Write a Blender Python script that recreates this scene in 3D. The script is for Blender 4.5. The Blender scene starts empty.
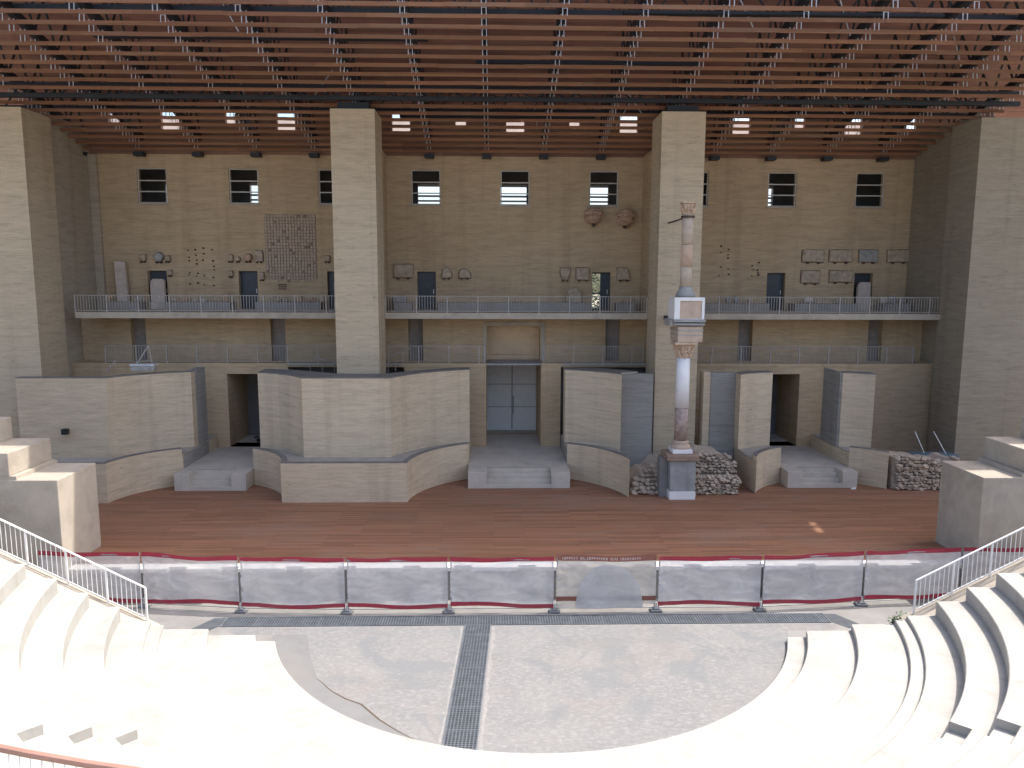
import bpy, bmesh, math, random
from mathutils import Vector, Matrix, noise
random.seed(7)
sc = bpy.context.scene
COL = sc.collection
PI = math.pi
rnd = random.uniform

# ------------------------------------------------------------------ materials
def new_mat(name):
    m = bpy.data.materials.new(name); m.use_nodes = True
    nt = m.node_tree
    for n in list(nt.nodes): nt.nodes.remove(n)
    out = nt.nodes.new('ShaderNodeOutputMaterial')
    b = nt.nodes.new('ShaderNodeBsdfPrincipled')
    nt.links.new(b.outputs[0], out.inputs[0])
    return m, nt, b, out

class G:
    """small node helper"""
    def __init__(s, nt): s.nt = nt
    def n(s, t, **kw):
        nd = s.nt.nodes.new(t)
        for k, v in kw.items():
            if k.startswith('i_'): nd.inputs[k[2:].replace('_', ' ')].default_value = v
            else: setattr(nd, k, v)
        return nd
    def l(s, a, b): s.nt.links.new(a, b)
    def pos(s): return s.n('ShaderNodeNewGeometry').outputs['Position']
    def math(s, op, a, b=None, c=None):
        nd = s.n('ShaderNodeMath', operation=op)
        for i, v in enumerate((a, b, c)):
            if v is None: continue
            if hasattr(v, 'is_linked'): s.l(v, nd.inputs[i])
            else: nd.inputs[i].default_value = v
        return nd.outputs[0]
    def scaled(s, vec, sx, sy, sz, off=(0, 0, 0)):
        nd = s.n('ShaderNodeMapping'); s.l(vec, nd.inputs['Vector'])
        nd.inputs['Scale'].default_value = (sx, sy, sz); nd.inputs['Location'].default_value = off
        return nd.outputs[0]
    def noise(s, vec, scale, detail=4, rough=.6, dist=0):
        nd = s.n('ShaderNodeTexNoise'); s.l(vec, nd.inputs['Vector'])
        nd.inputs['Scale'].default_value = scale; nd.inputs['Detail'].default_value = detail
        nd.inputs['Roughness'].default_value = rough; nd.inputs['Distortion'].default_value = dist
        return nd.outputs['Fac']
    def ramp(s, fac, stops):
        nd = s.n('ShaderNodeValToRGB'); s.l(fac, nd.inputs[0])
        el = nd.color_ramp.elements
        while len(el) < len(stops): el.new(.5)
        for e, (p, c) in zip(el, stops):
            e.position = p; e.color = (c[0], c[1], c[2], 1) if len(c) == 3 else c
        return nd.outputs[0]
    def mix(s, fac, a, b, mode='MIX'):
        nd = s.n('ShaderNodeMix', data_type='RGBA', blend_type=mode)
        for sock, v in ((nd.inputs[0], fac), (nd.inputs[6], a), (nd.inputs[7], b)):
            if hasattr(v, 'is_linked'): s.l(v, sock)
            elif isinstance(v, (int, float)): sock.default_value = v
            else: sock.default_value = (v[0], v[1], v[2], 1)
        return nd.outputs[2]
    def bump(s, h, strength, dist, bsdf):
        nd = s.n('ShaderNodeBump'); nd.inputs['Strength'].default_value = strength
        nd.inputs['Distance'].default_value = dist
        s.l(h, nd.inputs['Height']); s.l(nd.outputs[0], bsdf.inputs['Normal'])

def sc3(c, k): return tuple(min(1, v * k) for v in c)

def brick_mat(name, base, streak=1.0, brickmix=.3):
    """long thin hand made bricks: fine courses, streaky tone, broad stains"""
    m, nt, b, out = new_mat(name); g = G(nt)
    p = g.pos()
    sep = g.n('ShaderNodeSeparateXYZ'); g.l(p, sep.inputs[0])
    u = g.math('ADD', sep.outputs[0], sep.outputs[1])
    cmb = g.n('ShaderNodeCombineXYZ'); g.l(u, cmb.inputs[0]); g.l(sep.outputs[2], cmb.inputs[1])
    br = g.n('ShaderNodeTexBrick'); g.l(cmb.outputs[0], br.inputs['Vector'])
    br.offset = .5
    br.inputs['Scale'].default_value = 1; br.inputs['Brick Width'].default_value = .42
    br.inputs['Row Height'].default_value = .085; br.inputs['Mortar Size'].default_value = .009
    br.inputs['Bias'].default_value = -.1
    br.inputs['Color1'].default_value = (*sc3(base, 1.16), 1)
    br.inputs['Color2'].default_value = (*sc3(base, .82), 1)
    br.inputs['Mortar'].default_value = (*sc3(base, .72), 1)
    st = g.noise(g.scaled(p, .75, .75, 6.5), 1.0, 6, .72, .5)
    stc = g.ramp(st, [(.28, sc3(base, .70)), (.5, base), (.74, sc3(base, 1.2))])
    c = g.mix(brickmix, stc, br.outputs['Color'])
    big = g.noise(g.scaled(p, .16, .16, .10), 1.0, 4, .6)
    tint = g.ramp(big, [(.3, (.86, .83, .80)), (.55, (1, 1, 1)), (.75, (1.0, .95, .88))])
    c = g.mix(.8 * streak, c, tint, 'MULTIPLY')
    run = g.noise(g.scaled(p, 1.4, 1.4, .05), 1.0, 3, .5)
    runc = g.ramp(run, [(.30, (.80, .79, .78)), (.45, (1, 1, 1))])
    c = g.mix(.55, c, runc, 'MULTIPLY')
    chips = g.noise(g.scaled(p, 2.2, 2.2, 9), 1.0, 2, .5)
    cc = g.ramp(chips, [(.70, (1, 1, 1)), (.76, (.62, .6, .58))])
    c = g.mix(.7, c, cc, 'MULTIPLY')
    g.l(c, b.inputs['Base Color']); b.inputs['Roughness'].default_value = .93
    h = g.mix(.5, st, br.outputs['Fac'])
    g.bump(g.math('SUBTRACT', st, br.outputs['Fac']), .55, .02, b)
    return m

def stone_mat(name, base, scale=2.0, var=.25, rough=.85, bump=.3, stain=None, spots=0.0):
    m, nt, b, out = new_mat(name); g = G(nt); p = g.pos()
    a = g.noise(p, scale, 6, .65, .3)
    c = g.ramp(a, [(.3, sc3(base, 1 - var)), (.5, base), (.72, sc3(base, 1 + var * .7))])
    if stain:
        n2 = g.noise(g.scaled(p, .35, .35, .35, (3, 1, 0)), 1, 5, .7, .5)
        c = g.mix(g.ramp(n2, [(.50, (0, 0, 0)), (.68, (1, 1, 1))]), c, stain)
    if spots:
        n3 = g.noise(p, scale * 4, 2, .5)
        c = g.mix(g.ramp(n3, [(.66, (0, 0, 0)), (.72, (spots, spots, spots))]), c, sc3(base, .45))
    g.l(c, b.inputs['Base Color']); b.inputs['Roughness'].default_value = rough
    f = g.noise(p, scale * 7, 4, .6)
    g.bump(f, bump, .02, b)
    return m

def wood_mat(name, base, plank=.14, axis='y', length=3.2, dark=.55, rough=.7):
    m, nt, b, out = new_mat(name); g = G(nt); p = g.pos()
    sep = g.n('ShaderNodeSeparateXYZ'); g.l(p, sep.inputs[0])
    cmb = g.n('ShaderNodeCombineXYZ'); g.l(sep.outputs[0], cmb.inputs[0])
    g.l(sep.outputs[1 if axis == 'y' else 2], cmb.inputs[1])
    br = g.n('ShaderNodeTexBrick'); g.l(cmb.outputs[0], br.inputs['Vector']); br.offset = .37
    br.inputs['Scale'].default_value = 1; br.inputs['Brick Width'].default_value = length
    br.inputs['Row Height'].default_value = plank; br.inputs['Mortar Size'].default_value = .006
    br.inputs['Color1'].default_value = (*sc3(base, 1.42), 1); br.inputs['Color2'].default_value = (*sc3(base, .62), 1)
    br.inputs['Mortar'].default_value = (*sc3(base, .25), 1)
    gr = g.noise(g.scaled(p, .5, 9, 9), 1, 5, .7)
    c = g.mix(.55, br.outputs['Color'], g.ramp(gr, [(.28, sc3(base, dark)), (.55, base), (.8, sc3(base, 1.35))]))
    wear = g.noise(g.scaled(p, .25, .5, .5), 1, 5, .65, .4)
    c = g.mix(g.ramp(wear, [(.5, (0, 0, 0)), (.72, (.45, .45, .45))]), c, (base[0] * .95, base[0] * .72, base[0] * .58))
    g.l(c, b.inputs['Base Color']); b.inputs['Roughness'].default_value = rough
    g.bump(g.math('SUBTRACT', gr, br.outputs['Fac']), .3, .01, b)
    return m

def paint_mat(name, base, rough=.5, metal=0.0, var=.08):
    m, nt, b, out = new_mat(name); g = G(nt)
    a = g.noise(g.pos(), 3.5, 4, .6)
    g.l(g.ramp(a, [(.3, sc3(base, 1 - var)), (.7, sc3(base, 1 + var))]), b.inputs['Base Color'])
    b.inputs['Roughness'].default_value = rough; b.inputs['Metallic'].default_value = metal
    return m

def concrete_floor_mat():
    m, nt, b, out = new_mat('orchestra_concrete'); g = G(nt); p = g.pos()
    base = (0.208, 0.205, 0.201)
    n1 = g.noise(p, .55, 6, .7, .6)
    c = g.ramp(n1, [(.32, (0.186, 0.184, 0.182)), (.5, base), (.7, (0.236, 0.228, 0.219))])
    peb = g.noise(g.scaled(p, 1, 1.8, 1), 5.5, 7, .8, .4)
    c = g.mix(g.ramp(peb, [(.49, (0, 0, 0)), (.62, (.85, .85, .85))]), c, (0.285, 0.280, 0.272))
    blue = g.noise(g.scaled(p, .5, .5, .5, (5.2, 2.1, 0)), 1, 4, .6, 1.2)
    c = g.mix(g.ramp(blue, [(.54, (0, 0, 0)), (.62, (.7, .7, .7))]), c, (0.178, 0.184, 0.189))
    pink = g.noise(g.scaled(p, .33, .33, .33, (1.2, 7.1, 0)), 1, 3, .6, .8)
    c = g.mix(g.ramp(pink, [(.52, (0, 0, 0)), (.66, (.42, .42, .42))]), c, (0.240, 0.214, 0.194))
    sp = g.noise(p, 9, 5, .7)
    c = g.mix(g.ramp(sp, [(.64, (0, 0, 0)), (.72, (.5, .5, .5))]), c, (0.144, 0.138, 0.132))
    g.l(c, b.inputs['Base Color']); b.inputs['Roughness'].default_value = .9
    g.bump(peb, .6, .03, b)
    return m

def seat_mat():
    m, nt, b, out = new_mat('pale_limestone'); g = G(nt); p = g.pos()
    base = (.385, .372, .345)
    n1 = g.noise(p, .8, 6, .7, .3)
    c = g.ramp(n1, [(.3, (.325, .313, .288)), (.5, base), (.7, (.41, .398, .373))])
    n2 = g.noise(p, 9, 3, .6)
    c = g.mix(g.ramp(n2, [(.70, (0, 0, 0)), (.76, (.5, .5, .5))]), c, (.36, .34, .31))
    n3 = g.noise(g.scaled(p, .8, .8, .8, (2, 9, 0)), 1, 6, .72, .8)
    c = g.mix(g.ramp(n3, [(.53, (0, 0, 0)), (.68, (.32, .32, .32))]), c, (.27, .245, .21))
    # slab joints running towards the centre of the orchestra
    sep = g.n('ShaderNodeSeparateXYZ'); g.l(p, sep.inputs[0])
    ang = g.math('ARCTAN2', g.math('SUBTRACT', sep.outputs[1], 24.7), sep.outputs[0])
    fr = g.math('FRACT', g.math('MULTIPLY', ang, 14.3))
    j = g.math('LESS_THAN', fr, .012)
    c = g.mix(g.math('MULTIPLY', j, .75), c, (.22, .205, .185))
    g.l(c, b.inputs['Base Color']); b.inputs['Roughness'].default_value = .85
    g.bump(g.noise(p, 14, 4, .6), .25, .02, b)
    return m

def cloth_mat(name, base, alpha):
    m, nt, b, out = new_mat(name); g = G(nt); p = g.pos()
    oi = g.n('ShaderNodeObjectInfo'); cx_ = g.n('ShaderNodeCombineXYZ'); g.l(g.math('MULTIPLY', oi.outputs['Random'], 40.0), cx_.inputs[0]); va = g.n('ShaderNodeVectorMath', operation='ADD'); g.l(g.scaled(p, .8, 1, 2.0), va.inputs[0]); g.l(cx_.outputs[0], va.inputs[1])
    w = g.noise(va.outputs[0], 1.1, 5, .62, 1.2)
    c = g.ramp(w, [(.3, sc3(base, .86)), (.6, base), (.8, sc3(base, 1.15))])
    g.l(c, b.inputs['Base Color']); b.inputs['Roughness'].default_value = .8
    tl = g.n('ShaderNodeBsdfTranslucent'); g.l(c, tl.inputs[0])
    tr = g.n('ShaderNodeBsdfTransparent')
    m1 = g.n('ShaderNodeMixShader'); m1.inputs[0].default_value = .32
    g.l(b.outputs[0], m1.inputs[1]); g.l(tl.outputs[0], m1.inputs[2])
    m2 = g.n('ShaderNodeMixShader')
    a = g.ramp(w, [(.3, (alpha - .08,) * 3), (.75, (min(1, alpha + .12),) * 3)])
    g.l(a, m2.inputs[0]); g.l(tr.outputs[0], m2.inputs[1]); g.l(m1.outputs[0], m2.inputs[2])
    g.l(m2.outputs[0], out.inputs[0])
    return m

def leaf_mat():
    m, nt, b, out = new_mat('tree_leaf'); g = G(nt)
    a = g.noise(g.pos(), 1.3, 3, .6)
    g.l(g.ramp(a, [(.35, (.04, .085, .03)), (.65, (.09, .16, .05))]), b.inputs['Base Color'])
    b.inputs['Roughness'].default_value = .6
    return m

M = {
 'wall':   brick_mat('back_wall_brick', (.51, .378, .24)),
 'pillar': brick_mat('pillar_brick', (.525, .425, .30), .8, .3),
 'shell':  brick_mat('exedra_brick', (.60, .485, .345), .8, .3),
 'side':   brick_mat('side_wall_brick', (.42, .355, .275), .8),
 'coping': stone_mat('grey_coping', (.36, .33, .285), 1.5, .2),
 'concrete': brick_mat('board_marked_concrete', (.315, .30, .275), 1.0, .2),
 'slabedge': stone_mat('balcony_concrete', (.40, .345, .275), 1.6, .2),
 'plinth': stone_mat('shelf_render', (.30, .27, .24), 1.2, .2),
 'platform': stone_mat('platform_stone', (.50, .445, .375), 1.1, .16, .8),
 'white':  stone_mat('white_marble', (.78, .76, .74), 2.2, .07, .5),
 'veined': stone_mat('veined_marble', (.36, .27, .23), 5, .5, .55),
 'greyst': stone_mat('grey_pedestal_stone', (.33, .325, .31), 1.4, .3, .85, .4, (.25, .25, .25)),
 'brownst': stone_mat('brown_cornice_stone', (.29, .20, .145), 3, .35),
 'orange': stone_mat('ochre_capital_stone', (.52, .375, .265), 5, .35),
 'pink':   stone_mat('pinkish_stone', (.52, .385, .295), 2.5, .18),
 'colst':  stone_mat('buff_column_stone', (.49, .40, .32), 2.5, .25),
 'frag':   stone_mat('carved_fragment_stone', (.43, .335, .245), 4, .35, .9, .6),
 'fragred': stone_mat('reddish_fragment_stone', (.45, .30, .21), 5, .45, .9, .6),
 'fraggrey': stone_mat('grey_fragment_stone', (.34, .32, .30), 4, .3, .9, .6),
 'tilebed': stone_mat('brown_tile_bed', (.31, .225, .165), 4, .2),
 'tile': stone_mat('clay_tile', (.46, .365, .275), 6, .25, .9, .4),
 'tiledark': stone_mat('dark_clay_tile', (.24, .165, .135), 6, .3, .9, .4),
 'fragpale': stone_mat('pale_fragment_stone', (.52, .43, .37), 3, .2, .9, .5),
 'rim':    stone_mat('dark_brown_rim', (.19, .12, .085), 3, .4),
 'apron': stone_mat('grey_cement_apron', (.195, .193, .19), 1.2, .12, .9, .3, (.21, .20, .188)),
 'mortar': stone_mat('pale_mortar', (.262, .254, .243), 6, .25),
 'crack':  paint_mat('earthy_crack', (.10, .075, .055), .9),
 'rust':   paint_mat('rusty_iron', (.075, .045, .036), .8),
 'ruin':   stone_mat('ruin_stone', (.49, .40, .31), 3, .35, .95, .7, (.40, .33, .265)),
 'deck':   wood_mat('stage_planks', (.278, .133, .074), .145, 'y'),
 'slat':   wood_mat('roof_slat_wood', (.285, .14, .078), .3, 'z', 4.5, .7, .75),
 'roofwood': wood_mat('roof_soffit_wood', (.28, .14, .115), .18, 'y', 4, .7, .8),
 'clad':   wood_mat('upper_wall_cladding', (.27, .155, .11), .22, 'z', 4, .7, .8),
 'steel':  paint_mat('dark_steel', (.022, .025, .032), .55, .3, .2),
 'postgrey': paint_mat('dull_galvanised_post', (.30, .30, .31), .5, .3, .15),
 'copdark': stone_mat('dark_shell_top', (.185, .17, .15), 1.5, .25),
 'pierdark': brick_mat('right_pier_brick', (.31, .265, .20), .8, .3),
 'galv':   paint_mat('galvanised_steel', (.60, .60, .61), .5, .35, .15),
 'rail':   paint_mat('pale_railing_paint', (.35, .32, .29), .5, 0, .06),
 'whitepaint': paint_mat('white_paint', (.82, .82, .80), .45),
 'winframe': paint_mat('window_frame_paint', (.50, .46, .42), .5),
 'doordark': paint_mat('slate_door_paint', (.030, .036, .050), .4, .1, .2),
 'doorgrey': paint_mat('brown_grey_door_paint', (.24, .205, .185), .6, 0, .15),
 'gate':   paint_mat('grey_blue_gate_paint', (.76, .765, .76), .55, 0, .05),
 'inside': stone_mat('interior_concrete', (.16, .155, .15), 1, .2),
 'ground': stone_mat('dry_ground', (.34, .29, .22), .4, .3, .95, .5),
 'conc':   stone_mat('light_concrete', (.245, .235, .222), .9, .2, .9, .4, (.205, .197, .186)),
 'orch':   concrete_floor_mat(),
 'seat':   seat_mat(),
 'blockst': stone_mat('tribunal_stone', (.44, .385, .315), 1.2, .14, .88, .4, (.34, .29, .235)),
 'grate':  paint_mat('grey_grating_steel', (.19, .21, .235), .5, .3, .2),
 'drainend': paint_mat('dark_drain_cover', (.075, .082, .092), .9, 0, .2),
 'trench': paint_mat('drain_dark', (.03, .032, .036), .9),
 'cloth':  cloth_mat('white_net_cloth', (.80, .79, .795), .72),
 'banner': cloth_mat('beige_banner_cloth', (.74, .70, .63), .9),
 'blur':   cloth_mat('grey_banner_print', (.66, .66, .67), .95),
 'red':    cloth_mat('crimson_band_cloth', (.40, .035, .07), .96),
 'brownband': cloth_mat('brown_red_band_cloth', (.30, .13, .10), .98),
 'letter': paint_mat('pale_lettering', (.55, .45, .42), .8),
 'weight': stone_mat('grey_concrete_weight', (.21, .215, .22), 4, .3),
 'black':  paint_mat('black_housing', (.012, .013, .015), .5),
 'woodrail': wood_mat('red_brown_handrail', (.36, .20, .15), 3.0, 'z', 9, .7, .6),
 'paper':  paint_mat('white_paper', (.75, .73, .70), .9),
 'blue':   paint_mat('blue_grey_equipment', (.10, .14, .18), .6),
 'bark':   stone_mat('tree_bark', (.12, .085, .06), 6, .4),
 'leaf':   leaf_mat(),
 'render': stone_mat('rear_render', (.72, .63, .54), 1, .12),
 'passage': stone_mat('passage_render', (.68, .50, .33), 1, .15),
}

# ------------------------------------------------------------------ mesh builder
class MB:
    def __init__(s): s.v = []; s.f = []
    def add(s, vs, fs):
        o = len(s.v); s.v += [tuple(v) for v in vs]; s.f += [tuple(i + o for i in f) for f in fs]
        return s
    def box(s, x0, x1, y0, y1, z0, z1):
        vs = [(x, y, z) for z in (z0, z1) for y in (y0, y1) for x in (x0, x1)]
        return s.add(vs, [(0, 2, 3, 1), (4, 5, 7, 6), (0, 1, 5, 4), (2, 6, 7, 3), (0, 4, 6, 2), (1, 3, 7, 5)])
    def prism(s, poly, z0, z1):
        a = sum(poly[i][0] * poly[(i + 1) % len(poly)][1] - poly[(i + 1) % len(poly)][0] * poly[i][1] for i in range(len(poly)))
        if a < 0: poly = poly[::-1]
        n = len(poly)
        vs = [(x, y, z0) for x, y in poly] + [(x, y, z1) for x, y in poly]
        fs = [tuple(range(n - 1, -1, -1)), tuple(range(n, 2 * n))] + [(i, (i + 1) % n, n + (i + 1) % n, n + i) for i in range(n)]
        return s.add(vs, fs)
    def prism_y(s, poly, y0, y1):
        """outline in x,z extruded along y; y0 is the front"""
        n = len(poly)
        a = sum(poly[i][0] * poly[(i + 1) % n][1] - poly[(i + 1) % n][0] * poly[i][1] for i in range(n))
        if a < 0: poly = poly[::-1]
        vs = [(x, y0, z) for x, z in poly] + [(x, y1, z) for x, z in poly]
        fs = [tuple(range(n)), tuple(range(2 * n - 1, n - 1, -1))] + [(i, n + i, n + (i + 1) % n, (i + 1) % n) for i in range(n)]
        return s.add(vs, fs)
    def bar(s, p0, p1, w, h=None):
        h = h or w
        p0 = Vector(p0); p1 = Vector(p1); d = (p1 - p0).normalized()
        up = Vector((0, 0, 1)) if abs(d.z) < .95 else Vector((0, 1, 0))
        r = d.cross(up).normalized(); u = r.cross(d)
        vs = [p + r * a * w / 2 + u * b * h / 2 for p in (p0, p1) for a, b in ((-1, -1), (1, -1), (1, 1), (-1, 1))]
        return s.add(vs, [(0, 1, 2, 3), (7, 6, 5, 4), (0, 4, 5, 1), (1, 5, 6, 2), (2, 6, 7, 3), (3, 7, 4, 0)])
    def tube(s, pts, r, n=8):
        pts = [Vector(p) for p in pts]; rings = []
        for i, p in enumerate(pts):
            d = (pts[min(i + 1, len(pts) - 1)] - pts[max(i - 1, 0)]).normalized()
            up = Vector((0, 0, 1)) if abs(d.z) < .9 else Vector((0, 1, 0))
            a = d.cross(up).normalized(); b = a.cross(d)
            rr = r[i] if isinstance(r, (list, tuple)) else r
            rings.append([p + (a * math.cos(t) + b * math.sin(t)) * rr for t in (2 * PI * k / n for k in range(n))])
        vs = [v for rg in rings for v in rg]; fs = []
        for i in range(len(pts) - 1):
            for k in range(n):
                a = i * n + k; b = i * n + (k + 1) % n
                fs.append((a, b, b + n, a + n))
        fs.append(tuple(range(n - 1, -1, -1))); fs.append(tuple(range((len(pts) - 1) * n, len(pts) * n)))
        return s.add(vs, fs)
    def lathe(s, cx, cy, prof, n=24):
        vs = []; fs = []
        for r, z in prof:
            for k in range(n):
                t = 2 * PI * k / n; vs.append((cx + r * math.cos(t), cy + r * math.sin(t), z))
        for i in range(len(prof) - 1):
            for k in range(n):
                a = i * n + k; b = i * n + (k + 1) % n
                fs.append((a, b, b + n, a + n))
        fs.append(tuple(range(n - 1, -1, -1))); fs.append(tuple(range((len(prof) - 1) * n, len(prof) * n)))
        return s.add(vs, fs)
    def panel(s, x0, x1, y0, y1, z0, z1, holes):
        """wall slab with rectangular holes (hx0,hx1,hz0,hz1)"""
        xs = sorted({x0, x1, *[min(max(h[i], x0), x1) for h in holes for i in (0, 1)]})
        zs = sorted({z0, z1, *[min(max(h[i], z0), z1) for h in holes for i in (2, 3)]})
        nx, nz = len(xs) - 1, len(zs) - 1
        def solid(i, k):
            if i < 0 or k < 0 or i >= nx or k >= nz: return False
            cx = (xs[i] + xs[i + 1]) / 2; cz = (zs[k] + zs[k + 1]) / 2
            return not any(h[0] < cx < h[1] and h[2] < cz < h[3] for h in holes)
        for i in range(nx):
            for k in range(nz):
                if not solid(i, k): continue
                a, b, c, d = xs[i], xs[i + 1], zs[k], zs[k + 1]
                s.add([(a, y0, c), (b, y0, c), (b, y0, d), (a, y0, d)], [(0, 1, 2, 3)])
                s.add([(a, y1, c), (b, y1, c), (b, y1, d), (a, y1, d)], [(3, 2, 1, 0)])
                if not solid(i - 1, k): s.add([(a, y0, c), (a, y0, d), (a, y1, d), (a, y1, c)], [(0, 1, 2, 3)])
                if not solid(i + 1, k): s.add([(b, y0, c), (b, y1, c), (b, y1, d), (b, y0, d)], [(0, 1, 2, 3)])
                if not solid(i, k - 1): s.add([(a, y0, c), (a, y1, c), (b, y1, c), (b, y0, c)], [(0, 1, 2, 3)])
                if not solid(i, k + 1): s.add([(a, y0, d), (b, y0, d), (b, y1, d), (a, y1, d)], [(0, 1, 2, 3)])
        return s
    def rock(s, c, r, sub=2, amp=.25, squash=(1, 1, 1), seed=0):
        bm = bmesh.new(); bmesh.ops.create_icosphere(bm, subdivisions=sub, radius=1)
        o = Vector((seed * 3.1, seed * 1.7, seed * .9)); idx = {}
        vs = []
        for i, v in enumerate(bm.verts):
            idx[v] = i; q = v.co
            # blocky: push towards a cube
            m = max(abs(q.x), abs(q.y), abs(q.z)); q = q.lerp(q / m * .85, .55)
            k = 1 + amp * noise.noise(v.co * 1.4 + o) + amp * .5 * noise.noise(v.co * 3.4 + o)
            vs.append((c[0] + q.x * r * k * squash[0], c[1] + q.y * r * k * squash[1], c[2] + q.z * r * k * squash[2]))
        fs = [tuple(idx[v] for v in f.verts) for f in bm.faces]; bm.free()
        return s.add(vs, fs)
    def bounds(s):
        return [(min(v[i] for v in s.v), max(v[i] for v in s.v)) for i in range(3)]
    def build(s, name, mat, parent=None, smooth=False, bevel=0):
        me = bpy.data.meshes.new(name)
        if parent is not None:
            L = WL[parent.name]
        else:
            b = s.bounds(); L = Vector(((b[0][0] + b[0][1]) / 2, (b[1][0] + b[1][1]) / 2, b[2][0]))
        me.from_pydata([(v[0] - L.x, v[1] - L.y, v[2] - L.z) for v in s.v], [], s.f)
        bm = bmesh.new(); bm.from_mesh(me)
        bmesh.ops.remove_doubles(bm, verts=bm.verts, dist=.0004)
        if smooth:
            for f in bm.faces: f.smooth = True
        bm.to_mesh(me); bm.free()
        me.materials.append(M[mat] if isinstance(mat, str) else mat)
        o = bpy.data.objects.new(name, me); COL.objects.link(o)
        if parent is not None: o.parent = parent
        else: o.location = L
        WL[o.name] = Vector(L) if parent is None else Vector(L)
        if bevel:
            bv = o.modifiers.new('bevel', 'BEVEL'); bv.width = bevel; bv.segments = 2; bv.limit_method = 'ANGLE'
        return o

WL = {}   # world position of every object's origin (children share the origin of their thing)

def tag(o, label=None, cat=None, group=None, kind=None):
    if label: o['label'] = label
    if cat: o['category'] = cat
    if group: o['group'] = group
    if kind: o['kind'] = kind
    return o

def thing(name, loc, label, cat, group=None):
    o = bpy.data.objects.new(name, None); COL.objects.link(o); o.location = loc
    o.empty_display_size = .3
    WL[o.name] = Vector(loc)
    return tag(o, label, cat, group)

def copy_thing(o, delta, label=None, group=None):
    r = o.copy(); COL.objects.link(r); r.location = o.location + Vector(delta)
    if label: r['label'] = label
    if group: r['group'] = group
    for ch in list(o.children):
        c = ch.copy(); COL.objects.link(c); c.parent = r
        for gch in list(ch.children):
            d = gch.copy(); COL.objects.link(d); d.parent = c
    return r

def arc(c, r, a0, a1, n=24):
    return [(c[0] + r * math.cos(a0 + (a1 - a0) * i / n), c[1] + r * math.sin(a0 + (a1 - a0) * i / n)) for i in range(n + 1)]
def arc_x(c, r, xa, xb, n=24):
    """the far (larger y) half of a circle between two x"""
    a0 = math.acos(max(-1, min(1, (xa - c[0]) / r))); a1 = math.acos(max(-1, min(1, (xb - c[0]) / r)))
    return arc(c, r, a0, a1, n)

# ------------------------------------------------------------------ levels
ZD, ZP, ZL, ZU, ZW = 1.2, 2.0, 3.0, 6.5, 6.55      # deck, platforms, ledge, shell tops, lower walkway
YW, YLW, YB = 44.5, 41.2, 40.2                       # back wall, lower wall, balcony front
C0, CL, CR = (0, 32.9), (-14.4, 32.87), (14.45, 32.9)
RH = lambda y: 17.8 + .262 * (44.5 - y)              # underside of the roof slats
OC = (0, 24.7)                                       # centre of the orchestra

# ------------------------------------------------------------------ ground, orchestra, stage floor
g = MB(); g.add([(-400, -300, -.06), (400, -300, -.06), (400, 600, -.06), (-400, 600, -.06)], [(0, 1, 2, 3)])
tag(g.build('ground', 'ground'), kind='structure')
g = MB(); g.add([(-30, 15.5, 0), (30, 15.5, 0), (30, 27, 0), (-30, 27, 0)], [(0, 1, 2, 3)])
tag(g.build('paving', 'conc'), kind='structure')
# patchy floor of the orchestra inside the first ring, up to the drain
pts = arc(OC, 8.3, PI + .21, 2 * PI - .21, 48)
g = MB(); g.add([(x, y, .004) for x, y in [(-9.9, 23.42)] + [(-9.3, 22.98)] + pts + [(9.3, 22.98)] + [(9.9, 23.42)]], [tuple(range(len(pts) + 4))])
orch = tag(g.build('orchestra_floor', 'orch'), kind='structure')
for sg, x0 in ((1, -1.24), (-1, -2.16)):
    g = MB(); n = 40; vs = []; rr = random.Random(5 + sg)
    for i in range(n + 1):
        y = 16.75 + 6.6 * i / n; xs_ = x0 + .047 * (y - 23.48)
        w_ = .05 + .16 * max(0, noise.noise(Vector((y * 1.7, sg * 4, 0)))) + rr.uniform(0, .05)
        if sg < 0: w_ *= .6
        vs += [(xs_, y, .008), (xs_ + sg * w_, y, .008)]
    g.add(vs, [(2 * i, 2 * i + 1, 2 * i + 3, 2 * i + 2) if sg > 0 else (2 * i + 1, 2 * i, 2 * i + 2, 2 * i + 3) for i in range(n)])
    g.build('mortar_edge', 'mortar', orch)
# smoother grey cement apron with a broken, raised edge along the left of the arc
ap = arc(OC, 8.28, PI + .22, PI + 1.16, 20)
inner = [(-3.05, 17.22), (-3.6, 17.66), (-4.1, 18.14), (-4.36, 18.46), (-4.68, 18.86), (-5.12, 19.12), (-5.6, 19.55), (-6.1, 20.2), (-6.4, 21.0), (-6.75, 22.0), (-7.0, 22.9)]
g = MB(); poly = ap + inner
g.prism(poly, .005, .016)
tag(g.build('pavement', 'apron'), kind='structure')
g = MB()
cr = inner[:8]
for i in range(len(cr) - 1):
    a, b = cr[i], cr[i + 1]
    w0, w1 = .012 + .025 * math.sin(PI * i / (len(cr) - 1)), .012 + .025 * math.sin(PI * (i + 1) / (len(cr) - 1))
    g.add([(a[0], a[1], .02), (b[0], b[1], .02), (b[0] + w1, b[1] + w1, .02), (a[0] + w0, a[1] + w0, .02)], [(0, 1, 2, 3)])
o = g.build('crack', 'crack', orch)

g = MB()
g.prism([(-15.72, 25.93), (15.58, 25.93), (15.58, 27.88), (27, 27.88), (27, 41.3), (-27, 41.3), (-27, 27.88), (-15.72, 27.88)], 1.06, ZD)
tag(g.build('stage_floor', 'deck'), kind='structure')
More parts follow.
